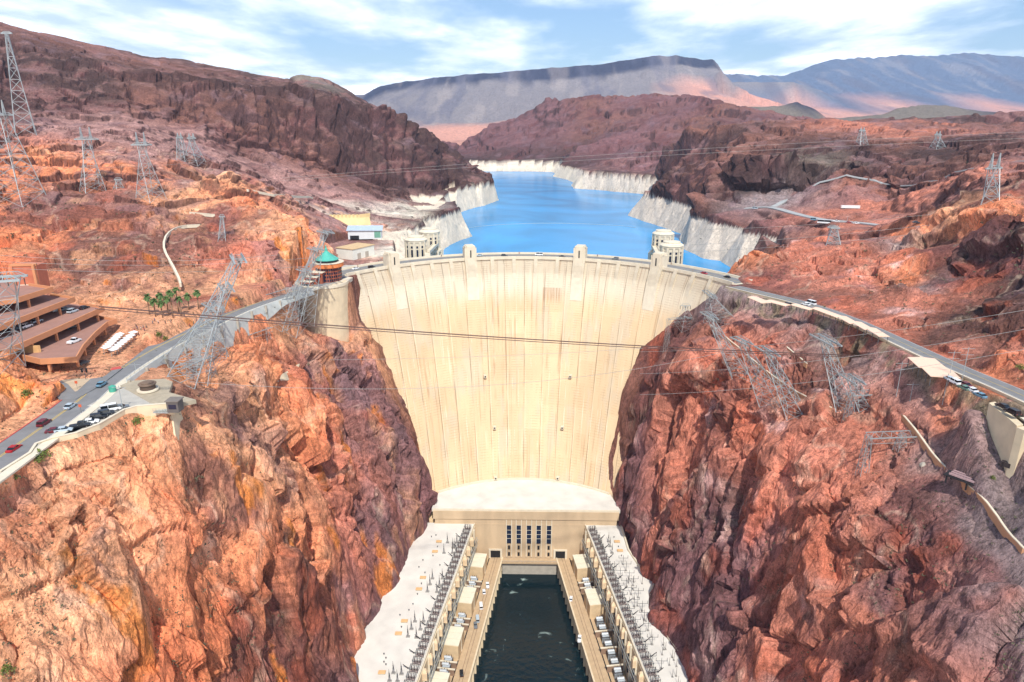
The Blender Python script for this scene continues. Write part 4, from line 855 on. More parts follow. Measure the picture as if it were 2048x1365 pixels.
# visitor building: round drum, copper roof, stepped terraces
vb = thing('visitor_building', 'round red-brown visitor building with green copper roof and stepped terraces', 'building', (-118, 402, 179.1)); 
m_ = MB(); m_.lathe((0, 0, 0), [(7.6, 0), (7.6, 8.6)], 32); m_.build('wall', BRICKR, vb)
for lv in range(4):
    for k in range(18):
        a = R(-160+k*10); w_ = MB(); w_.box((7.55*math.cos(a), 7.55*math.sin(a), .7+lv*2.05), (.3, .85, 1.3), a); w_.build('window', GLASS, vb)
m_ = MB(); m_.lathe((0, 0, 8.6), [(8.6, 0), (9.0, .3), (9.0, 2.4), (8.8, 2.6)], 32); m_.build('cornice', mat('orange_stucco', (214,126,70), .85), vb)
m_ = MB(); m_.lathe((0, 0, 11.2), [(9.3, 0), (9.3, .25)], 32); m_.build('ledge', CONC2, vb)
m_ = MB(); m_.lathe((-.6, 0, 11.4), [(6.6, 0), (6.6, 1.4)], 24); dm = m_.build('clerestory', DARK, vb)
m_ = MB(); m_.lathe((-.6, 0, 12.8), [(7.0, 0), (7.0, .3), (4.6, 1.9), (2.4, 3.6), (.9, 5.0), (.9, 6.2), (.5, 6.6), (.12, 8.6)], 24); m_.build('roof', COPPER, vb)
for k in range(3):
    m_ = MB(); m_.box((-4.5-k*2.3, -8.0-k*3.0, 0), (8.2-k*.6, 5.0, 6.6-k*2.1), R(-12)); tr = m_.build('terrace', BRICKR, vb)
    m_ = MB(); m_.box((-4.5-k*2.3, -8.0-k*3.0, 6.6-k*2.1), (9.0-k*.6, 5.4, .35), R(-12)); m_.build('roof', CONC2, tr)
    w_ = MB(); w_.box((-4.5-k*2.3-.5, -10.5-k*3.0, 4.3-k*2.1), (6.6-k*.6, .3, 1.3), R(-12)); w_.build('window', DARK, tr)
    for j in range(5): w_ = MB(); w_.box((-.4-k*2.5, -6.6-k*3.0-j*.85, 1.0), (.3, .5, 4.4-k*1.9), R(-12)); w_.build('window', GLASS, tr)
# warehouse and pale modern shed behind it
wh = thing('warehouse', 'pale warehouse with flat tan roof behind the copper roofed building', 'building', (-118, 470, 180.6), R(-28))
m_ = MB(); m_.box((0, 0, 0), (15, 22, 7.2)); m_.build('wall', mat('pale_siding', (222,222,210), .8, var=.05), wh)
m_ = MB(); m_.box((0, 0, 7.2), (15.8, 22.8, .4)); m_.build('roof', mat('tan_roof', (206,176,132), .9, var=.08), wh)
for k in (-5, 3): w_ = MB(); w_.box((7.52, k, 0), (.2, 3.4, 4)); w_.build('door', CONCG, wh)
sh = thing('metal_shed', 'long white metal shed with shiny roof and green glazed end near the lake', 'building', (-128, 545, 181.5), R(8))
m_ = MB(); m_.box((0, 0, 0), (26, 12, 7)); m_.build('wall', mat('white_siding', (214,218,218), .6, var=.04), sh)
m_ = MB(); m_.add([(-14, -7, 7), (14, -7, 6.6), (14, 7, 8.6), (-14, 7, 9), (-14, -7, 7.3), (14, -7, 6.9), (14, 7, 8.9), (-14, 7, 9.3)], [(0, 3, 2, 1), (4, 5, 6, 7), (0, 1, 5, 4), (1, 2, 6, 5), (2, 3, 7, 6), (3, 0, 4, 7)]); m_.build('roof', mat('shiny_roof', (198,214,226), .35, .2), sh)
w_ = MB(); w_.box((10, -6.02, 1), (5, .2, 5)); w_.build('glazing', mat('green_glass', (110,160,140), .3), sh); w_ = MB(); w_.box((-8, -6.02, 0), (7, .2, 3)); w_.build('door', DARK, sh)
# buttressed yellow quarry wall behind
yw = thing('yellow_retaining_wall', 'tall yellow retaining wall with scalloped top cut into the hillside behind the sheds', 'wall', Pt(680, 450, 590)); l_ = local(yw)
top = [Pt(px, py, 585) for px, py in ((612,436),(640,431),(680,430),(720,430),(738,428))]; 
m_ = MB(); a = [l_(p) for p in top]; b = [l_((p[0]+4, p[1]-9, 179)) for p in top]; c_ = [l_((p[0]-2, p[1]+12, 179)) for p in top]; n = len(a)
m_.add(a+b+c_, [(i, n+i, n+i+1, i+1) for i in range(n-1)]+[(i, i+1, 2*n+i+1, 2*n+i) for i in range(n-1)]+[(0, 2*n, n), (n-1, 2*n-1, 3*n-1)]); m_.build('wall', mat('yellow_shotcrete', (220,194,142), .9, var=.14, scale=.15), yw)
for k in range(22):
    f_ = k/21.*(n-1); i = min(int(f_), n-2); p = [a[i][j]+(a[i+1][j]-a[i][j])*(f_-i) for j in range(3)]; m_ = MB(); m_.box((p[0]+.3, p[1]-.6, p[2]-2.4), (1.5, 1.5, 2.9)); m_.build('buttress', mat('yellow_shotcrete', (226,190,120)), yw)

# ------------------------------------------------------------------ parking garage
GZ = [187.0, 191.0, 195.4, 199.8, 204.2]
gr = thing('parking_garage', 'terraced adobe coloured parking garage with open decks stepping up the hillside', 'building', (-180, 250, 187)); l_ = local(gr)
E1 = [Pz(*p, GZ[1]+1) for p in [(18,704),(80,718),(152,714),(166,690),(190,664),(214,644),(232,638)]]
E2 = [Pz(*p, GZ[2]+1) for p in [(-30,712),(28,692),(120,652),(207,613)]]
E3 = [Pz(*p, GZ[3]+1) for p in [(-60,672),(0,650),(75,622),(148,594)]]
E4 = [Pz(*p, GZ[4]+1) for p in [(-60,612),(0,601),(36,595),(104,574)]]
EE = [None, E1, E2, E3, E4]
for k in (1, 2, 3, 4):
    e_ = EE[k]; z = GZ[k]; back = [(e_[-1][0]-14, e_[-1][1]+6), (-262, 300), (-262, 225), (e_[0][0]-16, e_[0][1]-2)]
    pg = [l_((p[0], p[1], 0))[:2] for p in e_]+[l_((p[0], p[1], 0))[:2] for p in back]
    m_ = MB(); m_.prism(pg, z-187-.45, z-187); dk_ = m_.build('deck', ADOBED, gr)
    e2 = [(p[0], p[1], z+1.05) for p in e_]+[(back[0][0], back[0][1], z+1.05)]
    m_ = MB(); m_.strip([l_(p) for p in offs(e2, .25)], [l_(p) for p in offs(e2, -.25)], 2.1); m_.build('parapet', ADOBE, dk_)
    dd = densify([(p[0], p[1], z) for p in e_], 1.0)
    for p in offs(dd, .7)[6::13]: m_ = MB(); m_.box(l_((p[0], p[1], GZ[k-1])), (.75, .75, z-GZ[k-1]-.4)); m_.build('column', ADOBE, gr)
    for row in (9, 18):
        for p in offs(dd, row)[6::13]:
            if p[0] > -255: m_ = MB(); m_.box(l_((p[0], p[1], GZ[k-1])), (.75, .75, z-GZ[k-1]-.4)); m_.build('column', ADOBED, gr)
m_ = MB(); m_.box(l_((-240, 262, 187)), (3, 80, 17)); m_.build('rear_wall', BRICKR, gr)
m_ = MB(); p = Pz(72, 590, GZ[3]); m_.box(l_((p[0]-3, p[1]+4, GZ[3])), (9, 8, 12.5), R(10)); sf = m_.build('lift_tower', mat('brick_plaster', (190,112,84), .85), gr)
m_ = MB()
for s_ in (-1, 1): m_.box(l_((p[0]-3+s_*4.6, p[1]+.4-s_*.6, GZ[3])), (1.0, 1.4, 13.2), R(10))
m_.box(l_((p[0]-3, p[1]+.3, GZ[3]+12.4)), (10.4, 1.2, .9), R(10)); m_.build('frame', ADOBE, sf)
m_ = MB(); m_.box(l_((p[0]-2.2, p[1]-.3, GZ[3]+4.2)), (6.5, 1.6, .3), R(10)); m_.build('canopy', CONC2, sf)
w_ = MB(); w_.box(l_((p[0]-2.3, p[1]-.15, GZ[3])), (5.5, .4, 4), R(10)); w_.build('opening', DARK, sf)
rp = MB(); q = [Pz(*p, GZ[1]+.3) for p in [(30,706),(78,704)]]; rp.strip([l_((x, y, GZ[1]+2.6)) for x, y, _ in q], [l_((x+.4, y+.6, GZ[1]+2.6)) for x, y, _ in q], 2.8); rp.build('ramp_wall', mat('buff_plaster', (208,166,112), .9), gr)

# ------------------------------------------------------------------ road on the right rim with canopies
rd = smooth_line(RROAD, 5)
mb = MB(); mb.strip(offs(rd, 3.9), offs(rd, -4.3), .3); structure('road', mb, ASPH)
mb = MB(); mb.strip(zoff(offs(rd, .1), .012), zoff(offs(rd, -.1), .012)); structure('road_marking', mb, YLINE)
for o1, o2 in ((3.6, 3.48), (-3.9, -4.02)): mb = MB(); mb.strip(zoff(offs(rd, o1), .012), zoff(offs(rd, o2), .012)); structure('road_marking', mb, LINE)
mb = MB(); mb.strip(zoff(offs(rd, 5.6), .05), zoff(offs(rd, 3.9), .05), .8); structure('road_shoulder', mb, mat('tan_gravel', (190,168,140)))
wall_along('parapet_wall', [p for p in offs(rd, 5.8) if p[1] > 190], .5, .4, CONC, 'low buff kerb wall along the canyon side of the right road', drop=1.5)
CANM = mat('peach_canopy', (236,200,174), .8, var=.03)
can = [((1503,591),(1534,604),5.2,3.6),((1536,598),(1578,609),4.6,3.2),((1586,606),(1626,617),4.2,3.0),((1630,613),(1682,632),4.4,3.4),((1683,630),(1710,645),4.4,3.4),((1712,641),(1740,657),4.4,3.6),((1741,653),(1770,671),4.4,3.8),((1822,712),(1862,738),9.5,3.8),((1858,726),(1905,747),9.5,3.8)]
clab = ['peach shade canopy over the road nearest the right end of the dam', 'second peach shade canopy along the road from the dam end', 'third peach shade canopy from the dam, a gap and vans behind it', 'fourth peach shade canopy from the dam, the longest of the narrow ones', 'fifth peach shade canopy counted from the dam along the road', 'sixth peach shade canopy counted from the dam along the road', 'seventh peach shade canopy, last of the narrow row before open road', 'broad peach canopy spanning the road, the farther of two wide ones', 'broad peach canopy spanning the road just before the parked cars']
for i, ((a0, a1), (b0_, b1), wd, hh) in enumerate(can):
    p, q = Pz(a0, a1, 183+hh), Pz(b0_, b1, 183+hh); 
    if i >= 7: p = Pz(*((1842,712) if i == 7 else (1872,733)), 183+hh); q = Pz(*((1868,734) if i == 7 else (1893,752)), 183+hh)
    d = Vector(q[:2])-Vector(p[:2]); an_ = math.atan2(d.y, d.x); c = ((p[0]+q[0])/2, (p[1]+q[1])/2, 182.7)
    r = thing('shade_canopy', clab[i], 'canopy', c, an_, 'peach shade canopies along the right road')
    m_ = MB(); L_ = d.length-.8; m_.add([(-L_/2, -wd/2, hh-.35), (L_/2, -wd/2, hh-.35), (L_/2, 0, hh), (-L_/2, 0, hh), (L_/2, wd/2, hh-.35), (-L_/2, wd/2, hh-.35), (-L_/2, -wd/2, hh-.55), (L_/2, -wd/2, hh-.55), (L_/2, wd/2, hh-.55), (-L_/2, wd/2, hh-.55)], [(0, 1, 2, 3), (3, 2, 4, 5), (6, 9, 8, 7), (0, 6, 7, 1), (5, 4, 8, 9), (0, 3, 5, 9, 6), (1, 7, 8, 4, 2)]); m_.build('roof', CANM, r)
    for x_ in (-L_/2+.6, 0, L_/2-.6):
        for s_ in (-1, 1): m_ = MB(); m_.box((x_, s_*(wd/2-.4), -.3), (.2, .2, hh-.3)); m_.build('post', STEELD, r)
# abutment wall of the road bridge at the right edge
ab = thing('bridge_abutment', 'tall buff concrete abutment wall under the right road at the picture edge', 'wall', (151, 190, 188)); l_ = local(ab)
q = [Pz(*p, 186.5) for p in [(1978,806),(1995,820),(2018,838),(2034,852)]]
m_ = MB(); BZ = [180, 175, 170, 165]; bot = [(p[0]-.5, p[1]-1, z) for p, z in zip(q, BZ)]
n = 4; a = [l_(p) for p in q]; b = [l_(p) for p in bot]; c_ = [l_((p[0]+2.5, p[1]+1, z)) for p, z in zip(q, BZ)]; d_ = [l_((p[0]+2.5, p[1]+1, 186.5)) for p in q]
m_.add(a+b+c_+d_, [(i, n+i, n+i+1, i+1) for i in range(n-1)]+[(i, i+1, 3*n+i+1, 3*n+i) for i in range(n-1)]+[(n+i, 2*n+i, 2*n+i+1, n+i+1) for i in range(n-1)]+[(2*n+i, 3*n+i, 3*n+i+1, 2*n+i+1) for i in range(n-1)]+[(0, 3*n, 2*n, n), (n-1, 2*n-1, 3*n-1, 4*n-1)]); m_.build('wall', CONC, ab)
m_ = MB(); p = q[-1]; m_.box(l_((p[0]+2.0, p[1]-1.0, 168)), (4.5, 2.2, 18.3), R(20)); m_.build('pier', CONC, ab)
m_ = MB(); m_.box(l_((154, 176, 186)), (14, 26, .5), R(-2)); m_.build('deck_slab', CONC2, ab)

# upper road far right
ur = smooth_line(UROAD, 4)
mb = MB(); mb.strip(zoff(offs(ur, 4.5), .25), zoff(offs(ur, -4.5), .25), .8); structure('upper_road', mb, mat('worn_asphalt', (168,170,168), .9))
lp2 = [Pt(*p) for p in [(1545,414,725),(1590,409,740),(1650,411,735),(1720,414,720),(1800,417,690),(1900,419,640),(2048,412,580)]]
lp2 = [(x, y, ground(x, y)+.8) for x, y, z in smooth_line(lp2, 4)]
mb = MB(); mb.strip(offs(lp2, 3), offs(lp2, -3), 1.2); structure('upper_road', mb, mat('worn_asphalt', (168,170,168)))

# footpath walls on the right slope, stairs on the left hill
PATHM = mat('buff_path', (190,142,106), .9, var=.08)
def ground_ribbon(name, pts, w_, h, m, label, cat):
    dp = densify([(*p, 0) for p in pts], 14); g = [G(p[0], p[1]) for p in dp]; g = [(*(sum(q[j] for q in g[max(0, i-2):i+3])/len(g[max(0, i-2):i+3]) for j in range(2)), max(q[2] for q in g[max(0, i-1):i+2])+.3) for i in range(len(g))]; g = [(*q[:2], sum(w_[2] for w_ in g[max(0, i-2):i+3])/len(g[max(0, i-2):i+3])) for i, q in enumerate(g)]; g = [(x, y, z+h*.5) for x, y, z in g]
    r = thing(name, label, cat, g[0]); l_ = local(r)
    m_ = MB(); m_.strip([l_((p[0], p[1], p[2]+h*.5)) for p in offs(g, w_/2)], [l_((p[0], p[1], p[2]+h*.5)) for p in offs(g, -w_/2)], h*1.2+1.2); m_.build('wall', m, r)
    m_ = MB(); m_.strip([l_((p[0], p[1], p[2]+h*.5+.25)) for p in offs(g, w_/2+.1)], [l_((p[0], p[1], p[2]+h*.5+.25)) for p in offs(g, w_/2-.5)], .4); m_.build('coping', CONC2, r); return r
ground_ribbon('path_wall', [(1788,823),(1815,850),(1832,872),(1850,905),(1880,935),(1905,958),(1950,990),(1975,1020),(2000,1060),(2030,1095),(2060,1120)], .6, 1.0, PATHM, 'buff wall of the winding footpath at the lower right slope', 'wall')
ground_ribbon('path_wall', [(1400,640),(1435,668),(1462,690),(1500,725),(1540,755),(1580,785),(1620,810),(1675,828)], .6, 1.0, PATHM, 'buff wall of the footpath running down between the leaning pylons', 'wall')
ground_ribbon('path_wall', [(1560,688),(1585,715),(1610,735),(1632,748)], .5, .8, PATHM, 'short buff path wall on the open slope above the pylons', 'wall')
ground_ribbon('stairway', [(418,452),(345,455),(322,492),(328,520),(355,545),(362,575),(366,600)], 1.0, .5, CONC2, 'pale stairway zigzagging down the orange hill behind the palms', 'stairs')
ground_ribbon('stairway', [(445,432),(400,432),(360,425)], 1.0, .5, CONC2, 'pale path along the top of the orange hill near a small mast', 'path')
ground_ribbon('track', [(478,380),(530,395),(580,403),(640,400)], 1.4, .4, CONC2, 'thin pale track on the scree below the dark cliff', 'path')
# ------------------------------------------------------------------ vehicles
TYRE = mat('tyre', (26,26,28), .9); RIM = mat('wheel_rim', (150,152,154), .4, .6); CGL = mat('car_glass', (20,26,32), .08, spec=.8); HL = mat('headlight', (236,236,228), .2); TL = mat('tail_light', (150,24,20), .3)
CC = dict(red=(170,26,34), maroon=(104,22,34), white=(232,234,234), silver=(176,190,198), blue=(98,140,160), black=(22,24,28), grey=(110,116,120), dark=(48,54,62), green=(96,128,112), tan=(178,160,132))
PROF = {   # (length, width, belt height, roof height, cabin x0..x1 bottom, x0..x1 top)
 'sedan': (4.7, 1.85, .95, 1.42, (-1.75, 1.15), (-1.1, .45)), 'suv': (4.8, 1.95, 1.08, 1.78, (-2.25, 1.1), (-2.0, .55)),
 'pickup': (5.6, 1.95, 1.08, 1.82, (-.7, 1.3), (-.45, .75)), 'van': (5.6, 2.0, 1.2, 2.3, (-2.7, 2.1), (-2.65, 1.5)), 'bus': (11.5, 2.5, 1.4, 3.2, (-5.6, 5.6), (-5.6, 5.4))}
CARS = {}
def car_proto(kind, colour):
    if (kind, colour) in CARS: return CARS[(kind, colour)]
    L_, w_, bh, rh, cb_, ct = PROF[kind]; h = L_/2; y = w_/2; paint = mat('paint_'+colour, CC[colour], .28, var=.03, spec=.6)
    def build(root):
        m_ = MB(); sec = [(-h, .42, bh*.72, .86), (-h+.12, .3, bh*.95, .94), (-h*.5, .26, bh, 1), (h*.45, .26, bh*.98, 1), (h*.8, .26, bh*.84, .97), (h-.1, .3, bh*.7, .9), (h, .42, bh*.58, .84)]
        if kind in ('van', 'bus'): sec = [(-h, .4, bh, .92), (-h+.1, .3, bh, 1), (h*.6, .3, bh, 1), (h*.86, .3, bh*.9, .97), (h, .42, bh*.7, .88)]
        vs = []
        for x, z0, z1, k in sec: vs += [(x, -y*k, z0), (x, -y*k*1.0, z1*.75), (x, -y*k*.93, z1), (x, y*k*.93, z1), (x, y*k, z1*.75), (x, y*k, z0)]
        n = len(sec); fs = [tuple(range(6))[::-1], tuple((n-1)*6+i for i in range(6))]+[(6*j+i, 6*j+(i+1) % 6, 6*j+6+(i+1) % 6, 6*j+6+i) for j in range(n-1) for i in range(6)]
        m_.add(vs, [tuple(reversed(f)) for f in fs]); m_.build('body', paint, root)
        m_ = MB(); k = .78; vs = [(cb_[0], -y*.9, bh-.03), (cb_[1], -y*.9, bh-.03), (cb_[1], y*.9, bh-.03), (cb_[0], y*.9, bh-.03), (ct[0], -y*k, rh-.06), (ct[1], -y*k, rh-.06), (ct[1], y*k, rh-.06), (ct[0], y*k, rh-.06)]
        m_.add(vs, [(3, 2, 1, 0), (4, 5, 6, 7), (0, 1, 5, 4), (1, 2, 6, 5), (2, 3, 7, 6), (3, 0, 4, 7)]); m_.build('window', CGL, root)
        m_ = MB(); m_.box(((ct[0]+ct[1])/2, 0, rh-.06), (ct[1]-ct[0]+.1, y*2*k+.05, .08)); 
        for s_ in (-1, 1): m_.box(((ct[0]+ct[1])/2-.1, s_*y*.86, bh), (.12, .08, rh-bh-.05), 0, 1)
        m_.build('roof', paint, root)
        for sx in (-1, 1):
            for sy in (-1, 1):
                w1 = MB(); cx = sx*h*.62; w1.add(*(lambda q: (q[0], q[1]))(cyl(cx, sy*(y-.12), .34, .34, .24))); wh_ = w1.build('wheel', TYRE, root)
                w2 = MB(); w2.add(*cyl(cx, sy*(y-.02), .34, .2, .1)); w2.build('rim', RIM, wh_)
        for sy in (-1, 1):
            a = MB(); a.box((h-.08, sy*y*.62, bh*.52), (.14, .36, .16)); a.build('headlight', HL, root); a = MB(); a.box((-h+.05, sy*y*.66, bh*.66), (.14, .3, .16)); a.build('tail_light', TL, root)
    CARS[(kind, colour)] = build; return build
def cyl(x, y, z, r, t, n=12):
    vs = [(x+r*math.cos(2*PI*i/n), y+s*t/2, z+r*math.sin(2*PI*i/n)) for s in (-1, 1) for i in range(n)]
    return vs, [tuple(range(n)), tuple(range(2*n-1, n-1, -1))]+[(i, n+i, n+(i+1) % n, (i+1) % n) for i in range(n)]
CP = {}
KN = dict(sedan='sedan', suv='suv', pickup='pickup_truck', van='van', bus='bus')
def vehicle(kind, colour, loc, rz, label, group=None):
    key = (kind, colour); cat = {'pickup': 'pickup truck', 'van': 'van', 'bus': 'bus'}.get(kind, 'car')
    if key not in CP:
        r = thing(KN[kind], label, cat, loc, rz, group); car_proto(kind, colour)(r); CP[key] = r; return r
    r = copy_tree(CP[key]); r.location = loc; r.rotation_euler = (0, 0, rz); r['label'] = label
    if group: r['group'] = group
    elif 'group' in r: del r['group']
    return r
HL_ = R(94)    # heading of the left road
G1 = 'cars parked nose in along the left rim'
for kd, cl, px, py, rz, lab, gp in [
 ('sedan','red',28,897,R(92),'bright red sedan driving at the far left bottom of the road',None), ('suv','maroon',88,846,R(93),'dark red suv driving on the left road behind a bright red car',None),
 ('sedan','silver',140,812,R(93),'silver sedan driving alone in the middle of the left road',None), ('sedan','blue',203,768,R(92),'blue grey car driving past the junction island',None),
 ('sedan','maroon',109,861,R(20),'maroon car parked at the near end of the rim row',G1), ('sedan','silver',127,859,R(20),'silver car parked second in the rim row beside a maroon one',G1),
 ('pickup','black',160,851,R(25),'black pickup truck parked between a gap and a white car on the rim',G1), ('sedan','white',180,843,R(25),'white car parked next to a black pickup on the rim',G1),
 ('suv','black',197,834,R(28),'black suv parked between a white car and a dark blue suv on the rim',G1), ('suv','dark',212,826,R(30),'dark slate suv parked beside a white van on the rim',G1),
 ('van','white',222,818,R(32),'white van parked near the lamp post in the rim row',G1), ('sedan','grey',242,814,R(34),'grey car parked last by the lookout in the rim row',G1)]:
    p = Pz(px, py, 185.9); vehicle(kd, cl, (p[0], p[1], 185.25 if gp else 185.3), rz, lab, gp)
# garage
G2 = 'cars parked in the garage'
for kd, cl, px, py, lv, rz, lab in [
 ('pickup','white',148,682,1,R(78),'white pickup truck standing in the open on the lowest garage deck'), ('sedan','silver',73,642,2,R(80),'dusty silver car under the third deck of the garage'), ('suv','white',52,652,2,R(80),'white suv under the third garage deck, left of a silver car'),
 ('sedan','dark',30,658,2,R(80),'dark car under the third garage deck, left of a white suv'), ('suv','silver',145,622,2,R(80),'silver suv in the open near the end of the second garage deck'), ('sedan','grey',128,618,2,R(80),'grey car partly under the deck left of a silver suv'),
 ('sedan','black',168,615,2,R(80),'black car at the far end of the second garage deck'), ('suv','white',112,620,2,R(80),'white suv deep under the garage deck at its middle'), ('sedan','black',140,655,1,R(80),'black car in deep shade on the lowest garage deck'),
 ('sedan','dark',166,725,0,R(75),'dark car parked at ground level beside the garage corner')]:
    p = Pz(px, py, GZ[lv]+.7); vehicle(kd, cl, (p[0], p[1], GZ[lv]+.02), rz, lab, G2)
# right road
G3 = 'cars parked along the right road'
for kd, cl, px, py, lab in [('sedan','silver',1893,757,'silver car parked nearest the wide canopies on the right road'), ('suv','white',1903,763,'white suv parked second behind the wide canopies'), ('sedan','maroon',1924,768,'maroon car parked among the row on the right road'), ('sedan','green',1922,775,'grey green car beside a maroon one on the right road'),
 ('sedan','white',1937,779,'white sedan parked near the end of the right road row'), ('sedan','blue',1954,790,'blue grey car parked last in the right road row'), ('sedan','black',1999,812,'black car standing alone ahead of another black one at the right'), ('suv','black',2018,824,'black suv parked behind a black car above the abutment')]:
    p = Pz(px, py, 185.5); y_ = p[1]; zr = float(np.interp(y_, [q[1] for q in RROAD], [q[2] for q in RROAD])); p = Pz(px, py, zr+.7); vehicle(kd, cl, (p[0]+1.0, p[1], zr+.03), R(98), lab, G3)
for kd, cl, px, py, lab in [('van','white',1622,604,'white van beside the third shade canopy'), ('sedan','white',1612,606,'white car left of a van behind the shade canopy'), ('suv','black',1574,607,'black suv leaving the second shade canopy'), ('sedan','blue',1531,601,'blue car between the first two shade canopies')]:
    p = Pz(px, py, 183.4); d = min(RROAD, key=lambda q: abs(q[1]-p[1])); vehicle(kd, cl, (p[0], p[1], float(np.interp(p[1], [q[1] for q in RROAD], [q[2] for q in RROAD]))+.03), R(120), lab)
# river decks
G4 = 'vehicles on the service roads by the river'
for sd_, kd, cl, px, py, lab in [('L','pickup','white',975,1170,'white pickup truck farthest up the left river road'), ('L','sedan','white',968,1183,'white car just below the farthest pickup on the left river road'), ('L','van','white',962,1212,'white van in the middle of the left river road'), ('L','van','silver',955,1238,'silver van between a white van and a dark cab on the left river road'), ('L','pickup','grey',951,1250,'grey pickup with dark bonnet behind a silver van by the river'), ('L','suv','black',923,1346,'black suv with pale roof nearest the camera on the left river road'),
 ('R','sedan','white',1142,1197,'white car alone high on the right river road'), ('R','pickup','white',1159,1277,'white pickup lower down on the right river road')]:
    p = Pz(px, py, 10.8); vehicle(kd, cl, (p[0], p[1], 10.04), R(90+(7.5 if sd_ == 'L' else -8)), lab, G4)
# crest road
G5 = 'cars on the crest road of the dam'
for i, (a, o, kd, cl, lab) in enumerate([(-50, 143.5, 'sedan','white','white car entering the dam road at its left end'), (-46, 139.5, 'suv','black','black suv at the left end of the dam road behind a white car'), (-13, 143.5,'sedan','silver','silver car on the dam road right of the left tower'), (-6, 139.5,'suv','dark','dark suv near the middle of the dam road'), (4, 143.5,'van','white','white van on the middle of the dam road'), (11, 139.5,'sedan','black','black car left of the right central tower on the dam road'), (26, 143.5,'suv','grey','grey suv on the dam road between the two right towers'), (54, 139.5,'sedan','red','small red car near the right end of the dam road'), (60, 143.5,'sedan','black','black car leaving the dam road at its right end')]):
    a_ = R(a); vehicle(kd, cl, (o*math.sin(a_), 342+o*math.cos(a_), 179.08), -a_+(PI if o > 141.6 else 0), lab, G5)
# upper road
for kd, cl, px, py, lab in [('van','silver',1510,417,'silver van alone at the left bend of the upper road'), ('van','blue',1627,440,'blue van on the upper road'), ('bus','white',1648,446,'long white coach on the upper road beside a blue van'), ('pickup','white',1672,443,'white pickup right of the coach on the upper road'), ('sedan','red',1697,445,'red car on the upper road followed by a white one'), ('suv','white',1712,447,'white suv behind a red car on the upper road'), ('sedan','dark',1832,446,'dark car parked on the pink flat above the upper road')]:
    p = G(px, py+2); vehicle(kd, cl, (p[0], p[1], p[2]+.4), R(-25), lab)
tl_ = G(1700, 419); t_ = thing('trailer', 'long low white trailer at the foot of the grey spoil heap', 'trailer', (tl_[0], tl_[1], tl_[2]+.5), R(-8))
m_ = MB(); m_.box((0, 0, .6), (17, 2.6, 2.6)); m_.build('body', WHITE, t_)
for x_ in (-6, 6): m_ = MB(); m_.box((x_, 0, 0), (2, 2, .6)); m_.build('wheel', TYRE, t_)

